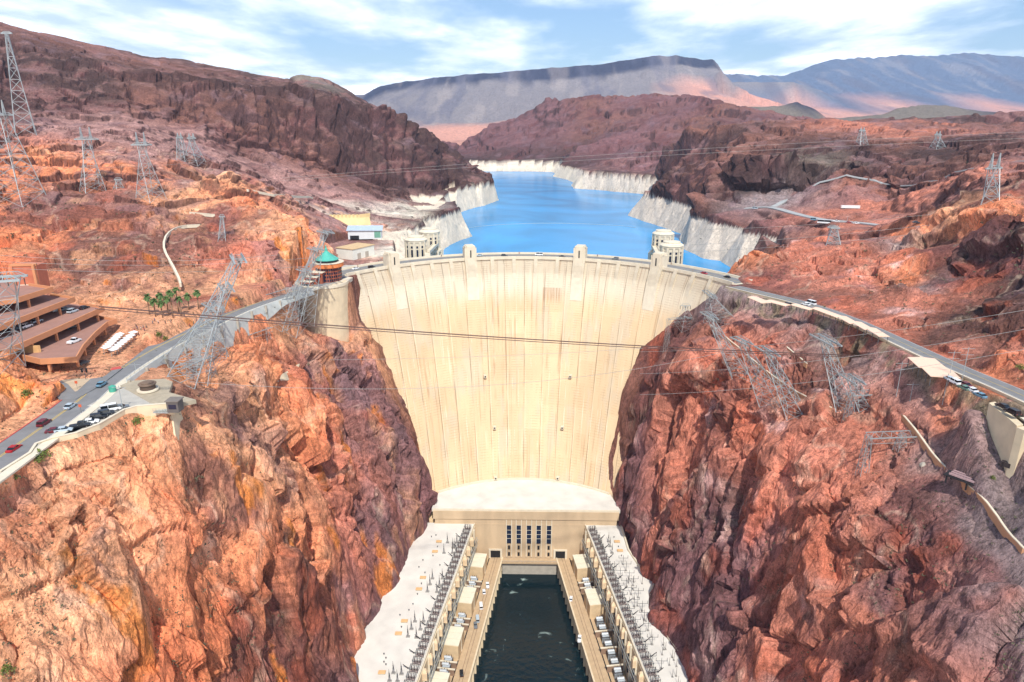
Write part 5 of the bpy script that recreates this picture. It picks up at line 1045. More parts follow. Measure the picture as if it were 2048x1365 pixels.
# ------------------------------------------------------------------ pylons
def lattice(m_, A4, B4, n, r, brace=True):
    """tapered lattice prism between two quadrilaterals"""
    lv = []
    for k in range(n+1): t = k/n; lv.append([tuple(A4[i][j]+(B4[i][j]-A4[i][j])*t for j in range(3)) for i in range(4)])
    for i in range(4): m_.tube(A4[i], B4[i], r)
    for k in range(n+1):
        if k: 
            for i in range(4): m_.tube(lv[k][i], lv[k][(i+1) % 4], r*.6)
        if k < n and brace:
            for i in range(4): m_.tube(lv[k][i], lv[k+1][(i+1) % 4], r*.55); m_.tube(lv[k][(i+1) % 4], lv[k+1][i], r*.55)
HEADS = []; PYL = mat('pylon_steel', (164,170,170), .55, .3, var=.1)
GP = 'lattice power pylons on the canyon rims'
def pylon(feet, head, label, lean=8., wt=1.2, n=6, r=.12, arms=2, armh=0., peak=0., foot_w=None, dt=None):
    """feet: two pixel points of the left and right foot on the ground; head: two pixel ends of the cross-arm"""
    fa, fb = Vector(G(*feet[0])), Vector(G(*feet[1])); B = (fa+fb)/2; tf = (B-Vector((0, 0, CZ))).length
    hc = ((head[0][0]+head[1][0])/2, (head[0][1]+head[1][1])/2); d0 = Vector(ray(*hc)); th_ = (tf+lean)/d0.length; T = Vector((0, 0, CZ))+d0*th_
    e0, e1 = Vector(Pz(*head[0], T.z)), Vector(Pz(*head[1], T.z))
    if (e1-e0).length > 26: e0 = T+(e0-T).normalized()*9; e1 = T+(e1-T).normalized()*9
    u = (e1-e0); al = u.length/2; u.normalize(); v = Vector((-u.y, u.x, 0)); uf = (fb-fa); fw_ = (foot_w or uf.length)/2; uf.normalize(); vf = Vector((-uf.y, uf.x, 0)); vf.z = 0; vf.normalize(); uf = Vector((uf.x, uf.y, 0)).normalized()
    rt = thing('power_pylon', label, 'pylon', tuple(B), 0, GP); l_ = local(rt)
    A4 = [B+uf*a*fw_+vf*b*fw_*.8-Vector((0, 0, 1.2)) for a, b in ((-1, -1), (1, -1), (1, 1), (-1, 1))]; B4 = [T+u*a*wt+v*b*wt for a, b in ((-1, -1), (1, -1), (1, 1), (-1, 1))]
    m_ = MB(); lattice(m_, [l_(p) for p in A4], [l_(p) for p in B4], n, r); m_.build('lattice_frame', PYL, rt)
    for s_ in ((-1, 1) if arms == 2 else (0,)):
        m_ = MB(); p0, p1 = T-u*al+v*s_*wt*1.3, T+u*al+v*s_*wt*1.3; m_.tube(l_(p0), l_(p1), r*2.8); q0, q1 = T-u*al*.5+v*s_*wt*1.1+Vector((0, 0, 1.5)), T+u*al*.5+v*s_*wt*1.1+Vector((0, 0, 1.5)); m_.tube(l_(q0), l_(q1), r*.8); m_.tube(l_(p0), l_(q0), r*.8); m_.tube(l_(p1), l_(q1), r*.8)
        for k in range(7): a = p0.lerp(p1, k/6); b = q0.lerp(q1, (k+.5)/7); m_.tube(l_(a), l_(b), r*.5)
        m_.build('crossarm', STEEL, rt)
    for k in range(5):
        p = (T-u*al).lerp(T+u*al, k/4.) if arms == 2 else (T-u*al).lerp(T+u*al, k/4.); a = p+v*wt*1.3; b = p-v*wt*1.3
        if arms == 2: m_ = MB(); m_.tube(l_(a), l_(b), r*.5); m_.build('tie_bar', STEEL, rt)
        m_ = MB(); m_.tube(l_(p), l_(p-Vector((0, 0, 2.2))), .14, 6); m_.build('insulator', LAMP, rt)
    if peak:
        for s_ in (-1, 1): m_ = MB(); c = T+u*s_*al*.45; lattice(m_, [l_(c+u*a*.7+v*b*.7) for a, b in ((-1, -1), (1, -1), (1, 1), (-1, 1))], [l_(c+Vector((0, 0, peak))+u*a*.1+v*b*.1) for a, b in ((-1, -1), (1, -1), (1, 1), (-1, 1))], 3, r*.7); m_.build('earth_peak', STEEL, rt)
    HEADS.append(T); return rt
pylon([(1440,642),(1468,665)], [(1409,581),(1430,597)], 'leaning pylon nearest the dam on the right rim, topmost of the group', 6, 1.0, 6, .11)
pylon([(1468,764),(1506,748)], [(1406,624),(1431,640)], 'tall leaning pylon on the right rim, leftmost of the four big ones', 6, 1.2, 7, .14)
pylon([(1530,820),(1570,800)], [(1466,674),(1500,690)], 'leaning pylon second from the left among the big ones on the right rim', 6, 1.3, 7, .14)
pylon([(1582,844),(1618,826)], [(1516,692),(1553,714)], 'leaning pylon third from the left with its feet by the footpath wall', 6, 1.4, 7, .15)
pylon([(1678,826),(1716,812)], [(1627,668),(1674,693)], 'leaning pylon farthest right of the big ones, standing apart on the slope', 6, 1.5, 7, .15)
pylon([(1722,825),(1752,812)], [(1688,748),(1722,770)], 'short thick pylon beside the truss gantry on the right slope', 2, 1.5, 4, .14)
pylon([(1360,655),(1382,652)], [(1361,612),(1381,612)], 'slender small mast pylon standing before the pale dam face', 2, .5, 5, .08, 1)
pylon([(1964,412),(2000,400)], [(1972,338),(2004,336)], 'twin peaked pylon on the far right hillside', 4, 2.0, 4, .2, 1, peak=8)
pylon([(1716,288),(1732,288)], [(1718,262),(1731,262)], 'tiny distant pylon on the brown ridge, left of two', 4, 2.2, 4, .28, 1, peak=4)
pylon([(1868,298),(1884,298)], [(1869,270),(1883,270)], 'tiny distant pylon on the brown ridge, right of two', 4, 2.2, 4, .28, 1, peak=4)
pylon([(1652,490),(1684,490)], [(1658,456),(1677,456)], 'squat latticed pylon below the upper road', 2, 1.6, 5, .2, 2)
# left side
pylon([(322,754),(388,780)], [(465,500),(487,536)], 'very tall pylon leaning over the road with feet at the lookout', 12, 1.6, 9, .17)
pylon([(338,738),(390,745)], [(440,560),(464,592)], 'leaning pylon over the left road, second box head from the top', 10, 1.5, 7, .14)
pylon([(350,725),(420,720)], [(412,606),(440,622)], 'leaning pylon over the left road, lowest box head of three', 8, 1.5, 6, .14)
pylon([(560,668),(598,650)], [(640,462),(662,468)], 'pylon leaning toward the visitor building, its head before the yellow wall', 10, 1.5, 9, .15)
pylon([(552,655),(585,642)], [(620,496),(642,502)], 'pylon leaning beside the visitor building with head just above the copper roof', 8, 1.4, 8, .14)
pylon([(540,660),(572,640)], [(598,538),(618,545)], 'pylon leaning left of the visitor building, lowest head of the three', 8, 1.3, 7, .13)
pylon([(30,268),(72,268)], [(2,67),(24,67)], 'tallest far pylon at the left edge rising above the mountain skyline', 10, .8, 9, .3, 1)
pylon([(12,408),(72,405)], [(-30,231),(38,230)], 'big pylon with wide crossarm at the left picture edge', 8, 2.0, 7, .24, 2, peak=9)
pylon([(165,385),(206,378)], [(153,279),(193,279)], 'twin peaked pylon on the left slope, second from the edge', 6, 2.0, 6, .2, 2, peak=8)
pylon([(285,402),(320,398)], [(266,290),(300,290)], 'twin peaked pylon in the middle of the left slope', 6, 2.0, 6, .2, 2, peak=8)
pylon([(358,322),(374,320)], [(352,276),(366,276)], 'faint distant pylon at the top of the scree, left of two', 4, 1.8, 5, .22, 1, peak=4)
pylon([(380,330),(400,328)], [(374,277),(392,277)], 'faint distant pylon at the top of the scree, right of two', 4, 1.8, 5, .22, 1, peak=4)
pylon([(228,380),(246,378)], [(228,360),(245,360)], 'small low pylon behind the twin peaked ones on the left slope', 2, 1.2, 3, .16, 1)
pylon([(436,482),(452,480)], [(438,434),(450,434)], 'slim mast on the orange hill above the palms', 2, .6, 5, .14, 1)
pylon([(-30,735),(40,730)], [(-20,560),(48,556)], 'near pylon with a broad box head at the left edge before the garage', -20, 2.6, 5, .16, 2, foot_w=9)
def gantry(px0, py0, px1, py1, z_up, depth, label, n=7, r=.13):
    """a flat steel truss carried on lattice legs"""
    a = Vector(G(px0, py0+z_up)); b = Vector(G(px1, py1+z_up)); t0 = (a-Vector((0, 0, CZ))).length; t1 = (b-Vector((0, 0, CZ))).length; t = (t0+t1)/2-3
    a2 = Vector((0, 0, CZ))+Vector(ray(px0, py0))*(t/Vector(ray(px0, py0)).length); a2 = Vector(Pz(px0, py0, a2.z)); b2 = Vector(Pz(px1, py1, a2.z))
    u = (b2-a2).normalized(); v = Vector((-u.y, u.x, 0))
    g = thing('steel_gantry', label, 'gantry', tuple((a2+b2)/2)); l_ = local(g)
    for s_, rr_ in ((0, 1.8), (1, 1.3)): m_ = MB(); m_.tube(l_(a2+v*s_*depth+u*s_*1.5), l_(b2+v*s_*depth-u*s_*3), r*rr_); m_.build('chord', STEEL, g)
    m_ = MB()
    for k in range(n+1):
        p = a2.lerp(b2, k/n); q = (a2+v*depth+u*1.5).lerp(b2+v*depth-u*3, k/n); m_.tube(l_(p), l_(q), r*.8)
        if k < n: q2 = (a2+v*depth+u*1.5).lerp(b2+v*depth-u*3, (k+1)/n); m_.tube(l_(p), l_(q2), r*.7)
        if k < n: m_.tube(l_(p-Vector((0, 0, 0))), l_(a2.lerp(b2, (k+.5)/n)-Vector((0, 0, 2))), r*.5)
    m_.tube(l_(a2-Vector((0, 0, 2))), l_(b2-Vector((0, 0, 2))), r*.7); m_.build('bracing', STEEL, g)
    for k in (.04, .5, .94):
        c = a2.lerp(b2, k)+v*depth/2; gz = ground(c.x, c.y); m_ = MB(); w0 = 1.6
        lattice(m_, [l_(Vector((c.x, c.y, gz-1.5))+u*i*w0+v*j*w0) for i, j in ((-1, -1), (1, -1), (1, 1), (-1, 1))], [l_(c+u*i*.8+v*j*.8) for i, j in ((-1, -1), (1, -1), (1, 1), (-1, 1))], 3, r*.8); m_.build('leg', STEEL, g)
    return g
gantry(1740, 878, 1888, 872, 55, 5, 'large flat truss gantry in front of the grey fill at the lower right')
gantry(1708, 792, 1812, 787, 30, 5, 'truss gantry beside the thick pylon on the right slope')
gantry(1336, 640, 1425, 632, 20, 3, 'thin gantry at the edge of the right rim before the dam face', 6, .09)
gantry(440, 690, 545, 655, 25, 5, 'steel gantry on the gravel slope below the left road', 6, .11)
gantry(340, 745, 430, 712, 25, 4, 'steel gantry under the silver wall near the lookout', 6, .11)
gantry(500, 640, 560, 600, 30, 6, 'steel gantry close to the rounded concrete wall', 6, .11)
gantry(480, 605, 585, 575, 18, 5, 'steel gantry between the left road and the rounded wall', 7, .1)
def pole(px, py0, py1, label, arms=1, r=.12):
    b = Vector(G(px, py1)); t = (b-Vector((0, 0, CZ))).length; d = Vector(ray(px, py0)); top = Vector((0, 0, CZ))+d*(math.hypot(b.x, b.y)/math.hypot(d.x, d.y)); p = thing('utility_pole', label, 'pole', tuple(b)); h = top.z-b.z
    m_ = MB(); m_.tube((0, 0, -1), (0, 0, h), r*1.3, 6, r*.8); m_.build('shaft', STEEL, p)
    for k in range(arms): m_ = MB(); m_.tube((-2.2, 0, h-.6-k*2.2), (2.2, 0, h-.6-k*2.2), r*.6); m_.build('arm', STEEL, p)
for a in [(1893,700,782,'double armed pole beside the parked cars of the right road',2), (1922,692,770,'tall pole right of the wide canopies',2), (1790,722,806,'pole with cross arm above the thick pylon',2), (1818,765,812,'short pole at the right end of the truss gantry',1), (1884,745,812,'slim pole on a white footing below the right road',1), (247,770,826,'lamp post at the lookout end of the rim car park',1), (272,726,745,'lamp post beside the left road near the red kerb',1), (1508,396,417,'lamp post at the bend of the upper road',1), (1694,432,446,'lamp post on the upper road',1), (608,462,520,'thin dark mast left of the visitor building',2)]: pole(*a)

# ------------------------------------------------------------------ cables
CABLE = mat('cable_light', (170,166,160), .5, .3); CABD = mat('cable_dark', (88,64,58), .7)
def cable(p, q, sag, r, m, label, n=24, gp='thin power lines strung across the canyon'):
    p, q = Vector(p), Vector(q); o = MB(); pts = []
    for k in range(n+1): t = k/n; c = p.lerp(q, t); c.z -= sag*4*t*(1-t); pts.append(c-p)
    o.poly(pts, r, 4); c = o.build('power_line', m); c.location = p; tag(c, label, 'power line', gp)
GL = 'thick dark cable bundle sagging across in front of the dam'
for k, (dx, dz) in enumerate(((0, 0), (.9, -.3), (1.8, .1), (.6, .7))):
    p = Vector(Pt(190, 618, 190)); q = Vector(Pt(2260, 722, 330)); p.z += dz; q.z += dz; p.y += dx; q.y += dx; cable(p, q, 4.6, .13 if k < 3 else .08, CABD, ['dark cable of the sagging bundle before the dam, the left strand', 'lowest dark cable of the sagging bundle before the dam', 'dark cable of the sagging bundle nearest the dam', 'thinnest and topmost dark cable of the sagging bundle before the dam'][k], 40, GL)
LC = [((-60,506,250),(560,510,320),1.,'pale line crossing the rock hill above the garage'), ((-60,520,250),(640,514,330),1.,'pale line just below another above the garage'), ((-60,532,250),(640,530,330),1.,'pale line low over the garage roof level'),
 ((560,357,620),(2100,262,560),-1,'long pale line rising to the right over the lake, upper of a pair'), ((560,362,620),(2100,275,560),-1,'long pale line rising to the right over the lake, lower of a pair'),
 ((660,720,300),(1330,694,300),.4,'faint pale line crossing the lower half of the dam'), ((380,764,230),(1480,697,300),3.,'faint pale line from the lookout to the right rim'),
 ((1280,704,300),(2100,612,190),1.,'pale line over the right slope toward the dark cliff'), ((1280,748,290),(2100,650,190),1.,'pale line over the right slope, middle of three'), ((1280,790,280),(2100,690,190),1.,'pale line low over the right slope'),
 ((1340,492,500),(2100,420,380),1.,'pale line above the right rock massif, upper one'), ((1340,506,500),(2100,436,380),1.,'pale line above the right rock massif, lower one'), ((1400,460,520),(2100,402,400),1.,'pale line passing the upper road'),
 ((-60,328,330),(420,322,480),1.,'pale line between the far left pylons')]
for a, b, s_, lab in LC: cable(Pt(*a), Pt(*b), s_*3, .07 if a[2] < 400 else .11, CABLE, lab)
bm_ = MB(); pts = [Pz(px, py, 137.8) for px, py in ((880,470),(940,456),(1000,450),(1080,447),(1160,448),(1240,452),(1272,456))]; bm_.poly(smooth_line(pts, 5), .35, 5); bo = bm_.build('log_boom', mat('boom_float', (150,176,190), .6)); tag(bo, 'thin pale floating boom curving across the blue lake', 'boom')
# ------------------------------------------------------------------ powerhouse equipment
def wing_xy(side, off, y): return ((xeL(y)-off) if side == 'L' else (xeR(y)+off), y)
PORC = mat('brown_porcelain', (92,74,66), .35); SILV = mat('silver_tank', (206,212,216), .35, .4); TANKD = mat('dark_tank', (74,72,74), .6)
def sy_of(py, z, px=1024): return Pz(px, py, z)[1]
PROTO = {}
ONES = 'first second third fourth fifth sixth seventh eighth ninth'.split(); TENS = 'tenth eleventh twelfth thirteenth fourteenth fifteenth sixteenth seventeenth eighteenth nineteenth twentieth'.split()
def nth(k):
    k += 1
    return ONES[k-1] if k < 10 else TENS[k-10] if k < 21 else 'twenty-'+ONES[k-21] if k < 30 else 'thirtieth'
def place(key, make, loc, rz, label, group, cat):
    if key not in PROTO:
        r = thing(key, label, cat, loc, rz, group); make(r); PROTO[key] = r; return r
    r = copy_tree(PROTO[key]); r.location = loc; r.rotation_euler = (0, 0, rz); r['label'] = label; r['group'] = group; return r
def mk_rack(r):
    m_ = MB()
    for x in (-1.9, 1.9):
        for y in (-1.3, 1.3): m_.box((x, y, 0), (.16, .16, 2.6))
    for y in (-1.3, 1.3): m_.tube((-2.1, y, 2.6), (2.1, y, 2.6), .11)
    m_.tube((-1.9, -1.3, 2.6), (-1.9, 1.3, 2.6), .1); m_.tube((1.9, -1.3, 2.6), (1.9, 1.3, 2.6), .1); m_.tube((-1.9, -1.3, .2), (1.9, -1.3, 2.4), .07); m_.tube((1.9, -1.3, .2), (-1.9, -1.3, 2.4), .07); m_.build('frame', STEELD, r)
    for k in range(3): m_ = MB(); x = -1.3+1.3*k; m_.lathe((x, 0, 0), [(.28, 0), (.28, 1.2), (.16, 1.3), (.16, 3.4)], 8); m_.build('insulator', PORC, r)
    m_ = MB(); m_.tube((-1.9, -.6, 3.3), (1.9, -.6, 3.3), .09); m_.build('busbar', STEEL, r)
    m_ = MB(); m_.box((0, 0, 0), (3.6, 2.0, .5)); m_.build('base', mat('mauve_plinth', (150,134,128), .9), r)
def mk_spike(r):
    m_ = MB(); m_.box((0, 0, 0), (1.9, 1.3, .35)); m_.build('base', mat('grey_plate', (150,146,140), .8), r)
    m_ = MB()
    for x in (-.5, .5): m_.tube((x, 0, .3), (0, 0, 5.2), .09, 4, .05)
    m_.tube((0, -.4, .3), (0, 0, 5.2), .09, 4, .05)
    for z in (1.2, 2.2, 3.2): m_.tube((-.4*(1-z/6), 0, z), (.4*(1-z/6), 0, z), .05)
    m_.build('frame', STEELD, r)
    m_ = MB(); m_.lathe((0, 0, 2.6), [(.2, 0), (.26, .3), (.16, .5), (.24, .9), (.15, 1.2), (.22, 1.6), (.12, 2.4), (.05, 4.2)], 8); m_.build('insulator', LAMP, r)
def mk_vent(r):
    m_ = MB(); m_.box((0, 0, 0), (3.0, 1.7, .55)); m_.build('curb', CONCG, r); m_ = MB(); m_.box((0, 0, .55), (3.3, 2.0, .28)); m_.build('lid', mat('tan_lid', (218,176,124), .8), r)
def mk_stub(r):
    m_ = MB(); m_.lathe((0, 0, 0), [(.16, 0), (.16, .7)], 6); m_.build('pipe', STEELD, r); m_ = MB(); m_.lathe((0, 0, .7), [(.36, 0), (.36, .18), (.1, .3)], 8); m_.build('cowl', STEELD, r)
def mk_tee(r):
    m_ = MB()
    m_.box((0, 0, 0), (1.2, .9, .3)); m_.build('base', mat('grey_plate', (150,146,140)), r)
    m_ = MB(); m_.tube((0, 0, .2), (0, 0, 4.4), .13, 5); m_.tube((-2.6, 0, 4.4), (2.6, 0, 4.4), .11, 5); m_.build('frame', STEELD, r)
    for x in (-2.5, 0, 2.5): m_ = MB(); m_.tube((x, 0, 4.4), (x, 0, 6.2), .12, 6, .07); m_.build('insulator', LAMP, r)
def mk_rod(r):
    m_ = MB(); m_.tube((0, 0, 0), (0, 0, 4.6), .12, 6, .07); m_.build('insulator', LAMP, r); m_ = MB(); m_.box((0, 0, 0), (.9, .7, .25)); m_.build('base', mat('grey_plate', (150,146,140)), r)
def mk_lean(r):
    m_ = MB(); m_.lathe((0, 0, 0), [(.4, 0), (.4, .4)], 8); m_.build('base', STEELD, r); m_ = MB(); m_.tube((0, 0, .2), (-2.0, -1.0, 3.2), .26, 8, .14); m_.build('bushing', mat('bushing_black', (44,42,44), .4), r)
def mk_trafo(r):
    m_ = MB(); m_.box((0, 0, 0), (4.2, 3.0, 3.4)); m_.build('tank', TANKD, r)
    m_ = MB(); vs, fs = cyl(0, -.4, 4.5, .75, 3.4, 14); m_.add([(y_, x_, z_) for x_, y_, z_ in vs], fs); m_.build('conservator', SILV, r)
    for x in (-1.3, 0, 1.3): m_ = MB(); m_.lathe((x, .9, 3.4), [(.26, 0), (.3, .5), (.2, .8), (.24, 1.2), (.1, 2.0)], 8); m_.build('bushing', PORC, r)
    m_ = MB()
    for k in range(6): m_.box((-1.8+k*.72, -1.75, .4), (.5, .5, 2.6))
    m_.build('radiator', mat('silver_fins', (178,186,192), .4, .4), r)
    m_ = MB(); m_.box((0, 0, 3.4), (3.6, 2.2, .3)); m_.build('cover', SILV, r)
def mk_vault(r):
    m_ = MB(); m_.box((0, 0, 0), (9.6, 13.6, 8.6)); m_.build('wall', mat('vault_wall', (206,180,142), .9, var=.1, scale=.3), r)
    m_ = MB()
    for k in range(3): m_.box((0, -4.5+4.5*k, 8.6), (9.9, 4.3, .45))
    m_.build('roof', mat('vault_roof', (222,214,190), .9, var=.05), r)
    for s in (-1, 1): m_ = MB(); m_.box((s*4.85, 0, 0), (.35, 1.2, 8.8)); m_.build('pilaster', CONC2, r)
def mk_fire(r):
    m_ = MB(); m_.box((0, 0, 0), (9.8, .5, 3.6)); m_.build('wall', mat('brown_firewall', (138,112,92), .9, var=.1), r)
    m_ = MB(); m_.box((0, 0, 3.6), (10.6, .7, .5)); m_.build('coping', CONC2, r)
def mk_hood(r):
    m_ = MB(); m_.box((0, 0, 0), (2.2, 2.2, 4.0)); m_.box((0, 0, 4.0), (2.2, 2.2, 1.7), 0, .35); m_.build('shell', mat('cream_hood', (222,196,160), .85), r)
    m_ = MB(); m_.box((1.2, 0, 0), (.3, 1.0, 3.2)); m_.build('louvre', STEELD, r)
for side in 'LR':
    sn = -1 if side == 'L' else 1; nm = 'left' if side == 'L' else 'right'; rz = R(-7.5 if side == 'L' else 8)
    for k in range(29):
        y = 360-k*4.7; x, _ = wing_xy(side, 20.3, y); place('bus_rack', mk_rack, (x, y, 34.0), rz, 'steel busbar rack on the inner edge of the %s roof, %s from the dam' % (nm, nth(k)), 'busbar racks along the %s roof edge' % nm, 'rack')
    for k in range(15):
        y = 352-k*9.4; x, _ = wing_xy(side, 15.9, y); h = place('vent_hood', mk_hood, (x, y, 28.2), rz, 'cream rounded hood on the river wall of the %s wing, %s from the dam' % (nm, nth(k)), 'rounded hoods along the %s wing wall' % nm, 'hood')
    nl = 0
    for k in range(12):
        y = 352-k*(9.4); x, _ = wing_xy(side, 23.6, y); q = place('leaning_bushing', mk_lean, (x, y, 34.0), 0 if side == 'L' else PI*.75, 'black slanting bushing beside the %s roof racks, %s from the dam' % (nm, nth(k)), 'slanting bushings on the %s roof' % nm, 'bushing')
    # service strip between wall and road: vaults, transformers, fire walls
    vy = [352, 320, 288, 257] if side == 'L' else [352, 320]
    ords = ['farthest', 'second', 'third', 'nearest']
    for i, y in enumerate(vy):
        x, _ = wing_xy(side, 13.2, y); place('transformer_vault', mk_vault, (x, y-1, 10), rz, '%s cream equipment vault on the %s river deck' % (ords[i] if side == 'L' else ('farther' if i == 0 else 'nearer'), nm), 'cream vaults on the river decks', 'building')
    ty = [340, 335.5, 331, 308.5, 304, 299.5, 277, 272.5, 268, 244, 239, 234] if side == 'L' else [340, 335.5, 331, 307, 301, 295, 289, 283, 277, 271, 265, 259, 253, 247, 241, 235]
    for k, y in enumerate(ty):
        x, _ = wing_xy(side, 12.6, y); place('transformer', mk_trafo, (x, y, 10), rz, 'dark transformer with silver cylinder on the %s river deck, %s from the dam' % (nm, nth(k)), 'transformers on the %s river deck' % nm, 'transformer')
    for k, y in enumerate([337.8, 333.2, 306.2, 301.8, 274.8, 270.2] if side == 'L' else [337.8, 333.2, 298, 286, 274, 262, 250]):
        x, _ = wing_xy(side, 12.9, y); place('fire_wall', mk_fire, (x, y, 10), rz, 'low fire wall between transformers on the %s river deck, %s from the dam' % (nm, nth(k)), 'fire walls on the %s river deck' % nm, 'wall')
# pipe runs along the wall
for side in 'LR':
    nm = 'left' if side == 'L' else 'right'; pr = thing('pipe_run', 'bundle of pale pipes along the river wall of the %s wing' % nm, 'pipes', (*wing_xy(side, 16, 300), 24)); l_ = local(pr)
    for o_, z_ in ((14.6, 26), (15.2, 27.2), (15.0, 22)):
        m_ = MB(); m_.tube(l_((*wing_xy(side, o_, 362), z_)), l_((*wing_xy(side, o_, 190), z_)), .18, 6); m_.build('pipe', STEEL, pr)
# roof furniture placed where the photograph shows it
def roofpt(px, py): return Pz(px, py, 34.02)
CLN = ['farthest', 'second', 'third', 'nearest']
for i, (px, py) in enumerate([(895,1086),(906,1096),(888,1107),(914,1086),(910,1097),(905,1107),(865,1158),(860,1170),(855,1184),(885,1158),(879,1172),(874,1185),(830,1244),(823,1259),(816,1274),(847,1244),(841,1260),(833,1276),(787,1347),(779,1363),(803,1349),(795,1364)]):
    x, y, z = roofpt(px, py); place('insulator_mast', mk_spike, (x, y, z), 0, 'dark insulator mast, %s of the %s cluster from the dam on the left roof' % (nth(i % 6), ONES[i//6]), 'insulator masts on the left roof', 'insulator')
for i, (px, py) in enumerate([(1199,1084),(1203,1094),(1206,1107),(1217,1084),(1220,1094),(1224,1107)]):
    x, y, z = roofpt(px, py); place('insulator_mast', mk_spike, (x, y, z), 0, 'dark insulator mast on the right roof, %s in the %s row' % (nth(i % 3), 'river side' if i < 3 else 'cliff side'), 'insulator masts at the far end of the right roof', 'insulator')
vl = ['tan roof vent nearest the dam on the left roof','second tan roof vent from the dam on the left roof','third tan roof vent from the dam on the left roof','fourth tan roof vent from the dam on the left roof','fifth tan roof vent from the dam on the left roof','sixth tan roof vent from the dam on the left roof','seventh tan roof vent, nearest the camera on the left roof','tan roof vent nearest the dam on the right roof','second tan roof vent on the right roof']
for (px, py), lb in zip([(878,1085),(870,1105),(846,1157),(838,1180),(809,1244),(797,1269),(764,1347),(1234,1085),(1240,1103)], vl):
    x, y, z = roofpt(px, py); place('roof_vent', mk_vent, (x, y, z), 0, lb, 'tan roof vents', 'vent')
CW = [(863,1075),(875,1095),(866,1113),(850,1147),(843,1169),(835,1190),(846,1122),(872,1072),(800,1232),(818,1222),(803,1256),(768,1326),(772,1331),(772,1318),(768,1310),(1228,1076),(1237,1095),(1243,1113),(826,1210),(880,1132),(838,1136),(1265,1180),(1225,1130)]
for i, (px, py) in enumerate(CW):
    x, y, z = roofpt(px, py); place('roof_cowl', mk_stub, (x, y, z), 0, 'small grey pipe cowl on the %s white roof, %s counted from the dam' % ('left' if px < 1024 else 'right', nth(sorted(q[1] for q in CW if (q[0] < 1024) == (px < 1024)).index(py))), 'pipe cowls on the white roofs', 'vent')
for i, (px, py) in enumerate([(1246,1130),(1252,1142),(1228,1142),(1240,1155),(1258,1160),(1232,1170),(1252,1176),(1266,1172),(1236,1185),(1262,1190),(1276,1196),(1244,1204),(1268,1214),(1284,1222),(1258,1232),(1288,1240),(1270,1254),(1296,1262),(1280,1278),(1304,1290),(1290,1304),(1300,1328),(1322,1338),(1310,1356)]):
    x, y, z = roofpt(px, py); place('bus_support', mk_tee, (x, y, z), 0, 'thin grey T shaped support on the right roof, %s from the dam' % nth(i), 'T shaped supports on the right roof', 'support')
rs = random.Random(3)
ys_ = sorted((rs.uniform(228, 312) for k in range(90)), reverse=True); nr_ = 0
for k in range(90):
    y = ys_[k]; o_ = rs.uniform(27, 27+max(3, (66-xeR(y)-27+16))); x, _ = wing_xy('R', o_, y)
    if x > np.interp(y, [p[1] for p in TOE_R[::-1]], [p[0] for p in TOE_R[::-1]])-2.5: continue
    if nr_ > 28: break
    nr_ += 1; place('insulator_rod', mk_rod, (x, y, 34.02), 0, 'thin upright grey insulator rod on the right roof, %s from the dam' % nth(nr_-1), 'insulator rods on the right roof', 'insulator')

# ------------------------------------------------------------------ palms, shrubs
LEAF = mat('palm_leaf', (84,108,54), .7, var=.25, scale=1.5); TRUNK = mat('palm_trunk', (132,104,80), .9, var=.15, scale=2); BUSH = mat('bush_leaf', (96,106,40), .8, var=.35, scale=2.0); TWIG = mat('twig', (96,78,60), .9)
def palm(loc, h, label):
    rs = random.Random(label); r = thing('palm_tree', label, 'palm', loc, 0, 'palms along the plaza')
    m_ = MB(); m_.tube((0, 0, -.5), (.1, 0, h*.5), .32, 7, .24, True); m_.tube((.1, 0, h*.5), (.15, .05, h), .24, 7, .2, True); m_.build('trunk', TRUNK, r)
    m_ = MB()
    for k in range(34):
        a = rs.uniform(0, 2*PI); el = rs.uniform(-.75, 1.2); L_ = rs.uniform(1.7, 2.4); d = Vector((math.cos(a)*math.cos(el), math.sin(a)*math.cos(el), math.sin(el))); s_ = Vector((-math.sin(a), math.cos(a), 0)); p = Vector((.15, .05, h)); pts = []
        for j in range(5): t = j/4; pts.append(p+d*L_*t+Vector((0, 0, -1.1*t*t)))
        for j in range(4):
            w0, w1 = .12+.42*math.sin(PI*(j+.3)/4.6), .12+.42*math.sin(PI*(j+1.3)/4.6)
            m_.add([pts[j]-s_*w0, pts[j]+s_*w0, pts[j+1]+s_*w1, pts[j+1]-s_*w1], [(0, 1, 2, 3)])
    m_.build('crown', LEAF, r)
pl = [(299,628,8.5,'palm at the left end of the plaza row'),(311,632,7.5,'short palm second from the left in the plaza row'),(324,628,9.5,'palm third from the left in the plaza row, in front of another'),(325,634,7,'small palm half hidden under a taller crown on the plaza'),(337,630,8,'slender palm fourth from the left on the plaza'),(346,634,11.5,'tallest palm with the fullest crown on the plaza'),(357,622,10.5,'tall palm just right of the tallest one'),(362,630,8,'lower palm beside the foot of the stairway'),(378,618,7,'thin palm right of the stairway'),(397,616,8,'lone palm at the right end of the plaza row')]
for px, py, h, lb in pl: x, y, z = Pz(px, py, 189); palm((x, y, ground(x, y)), h, lb)
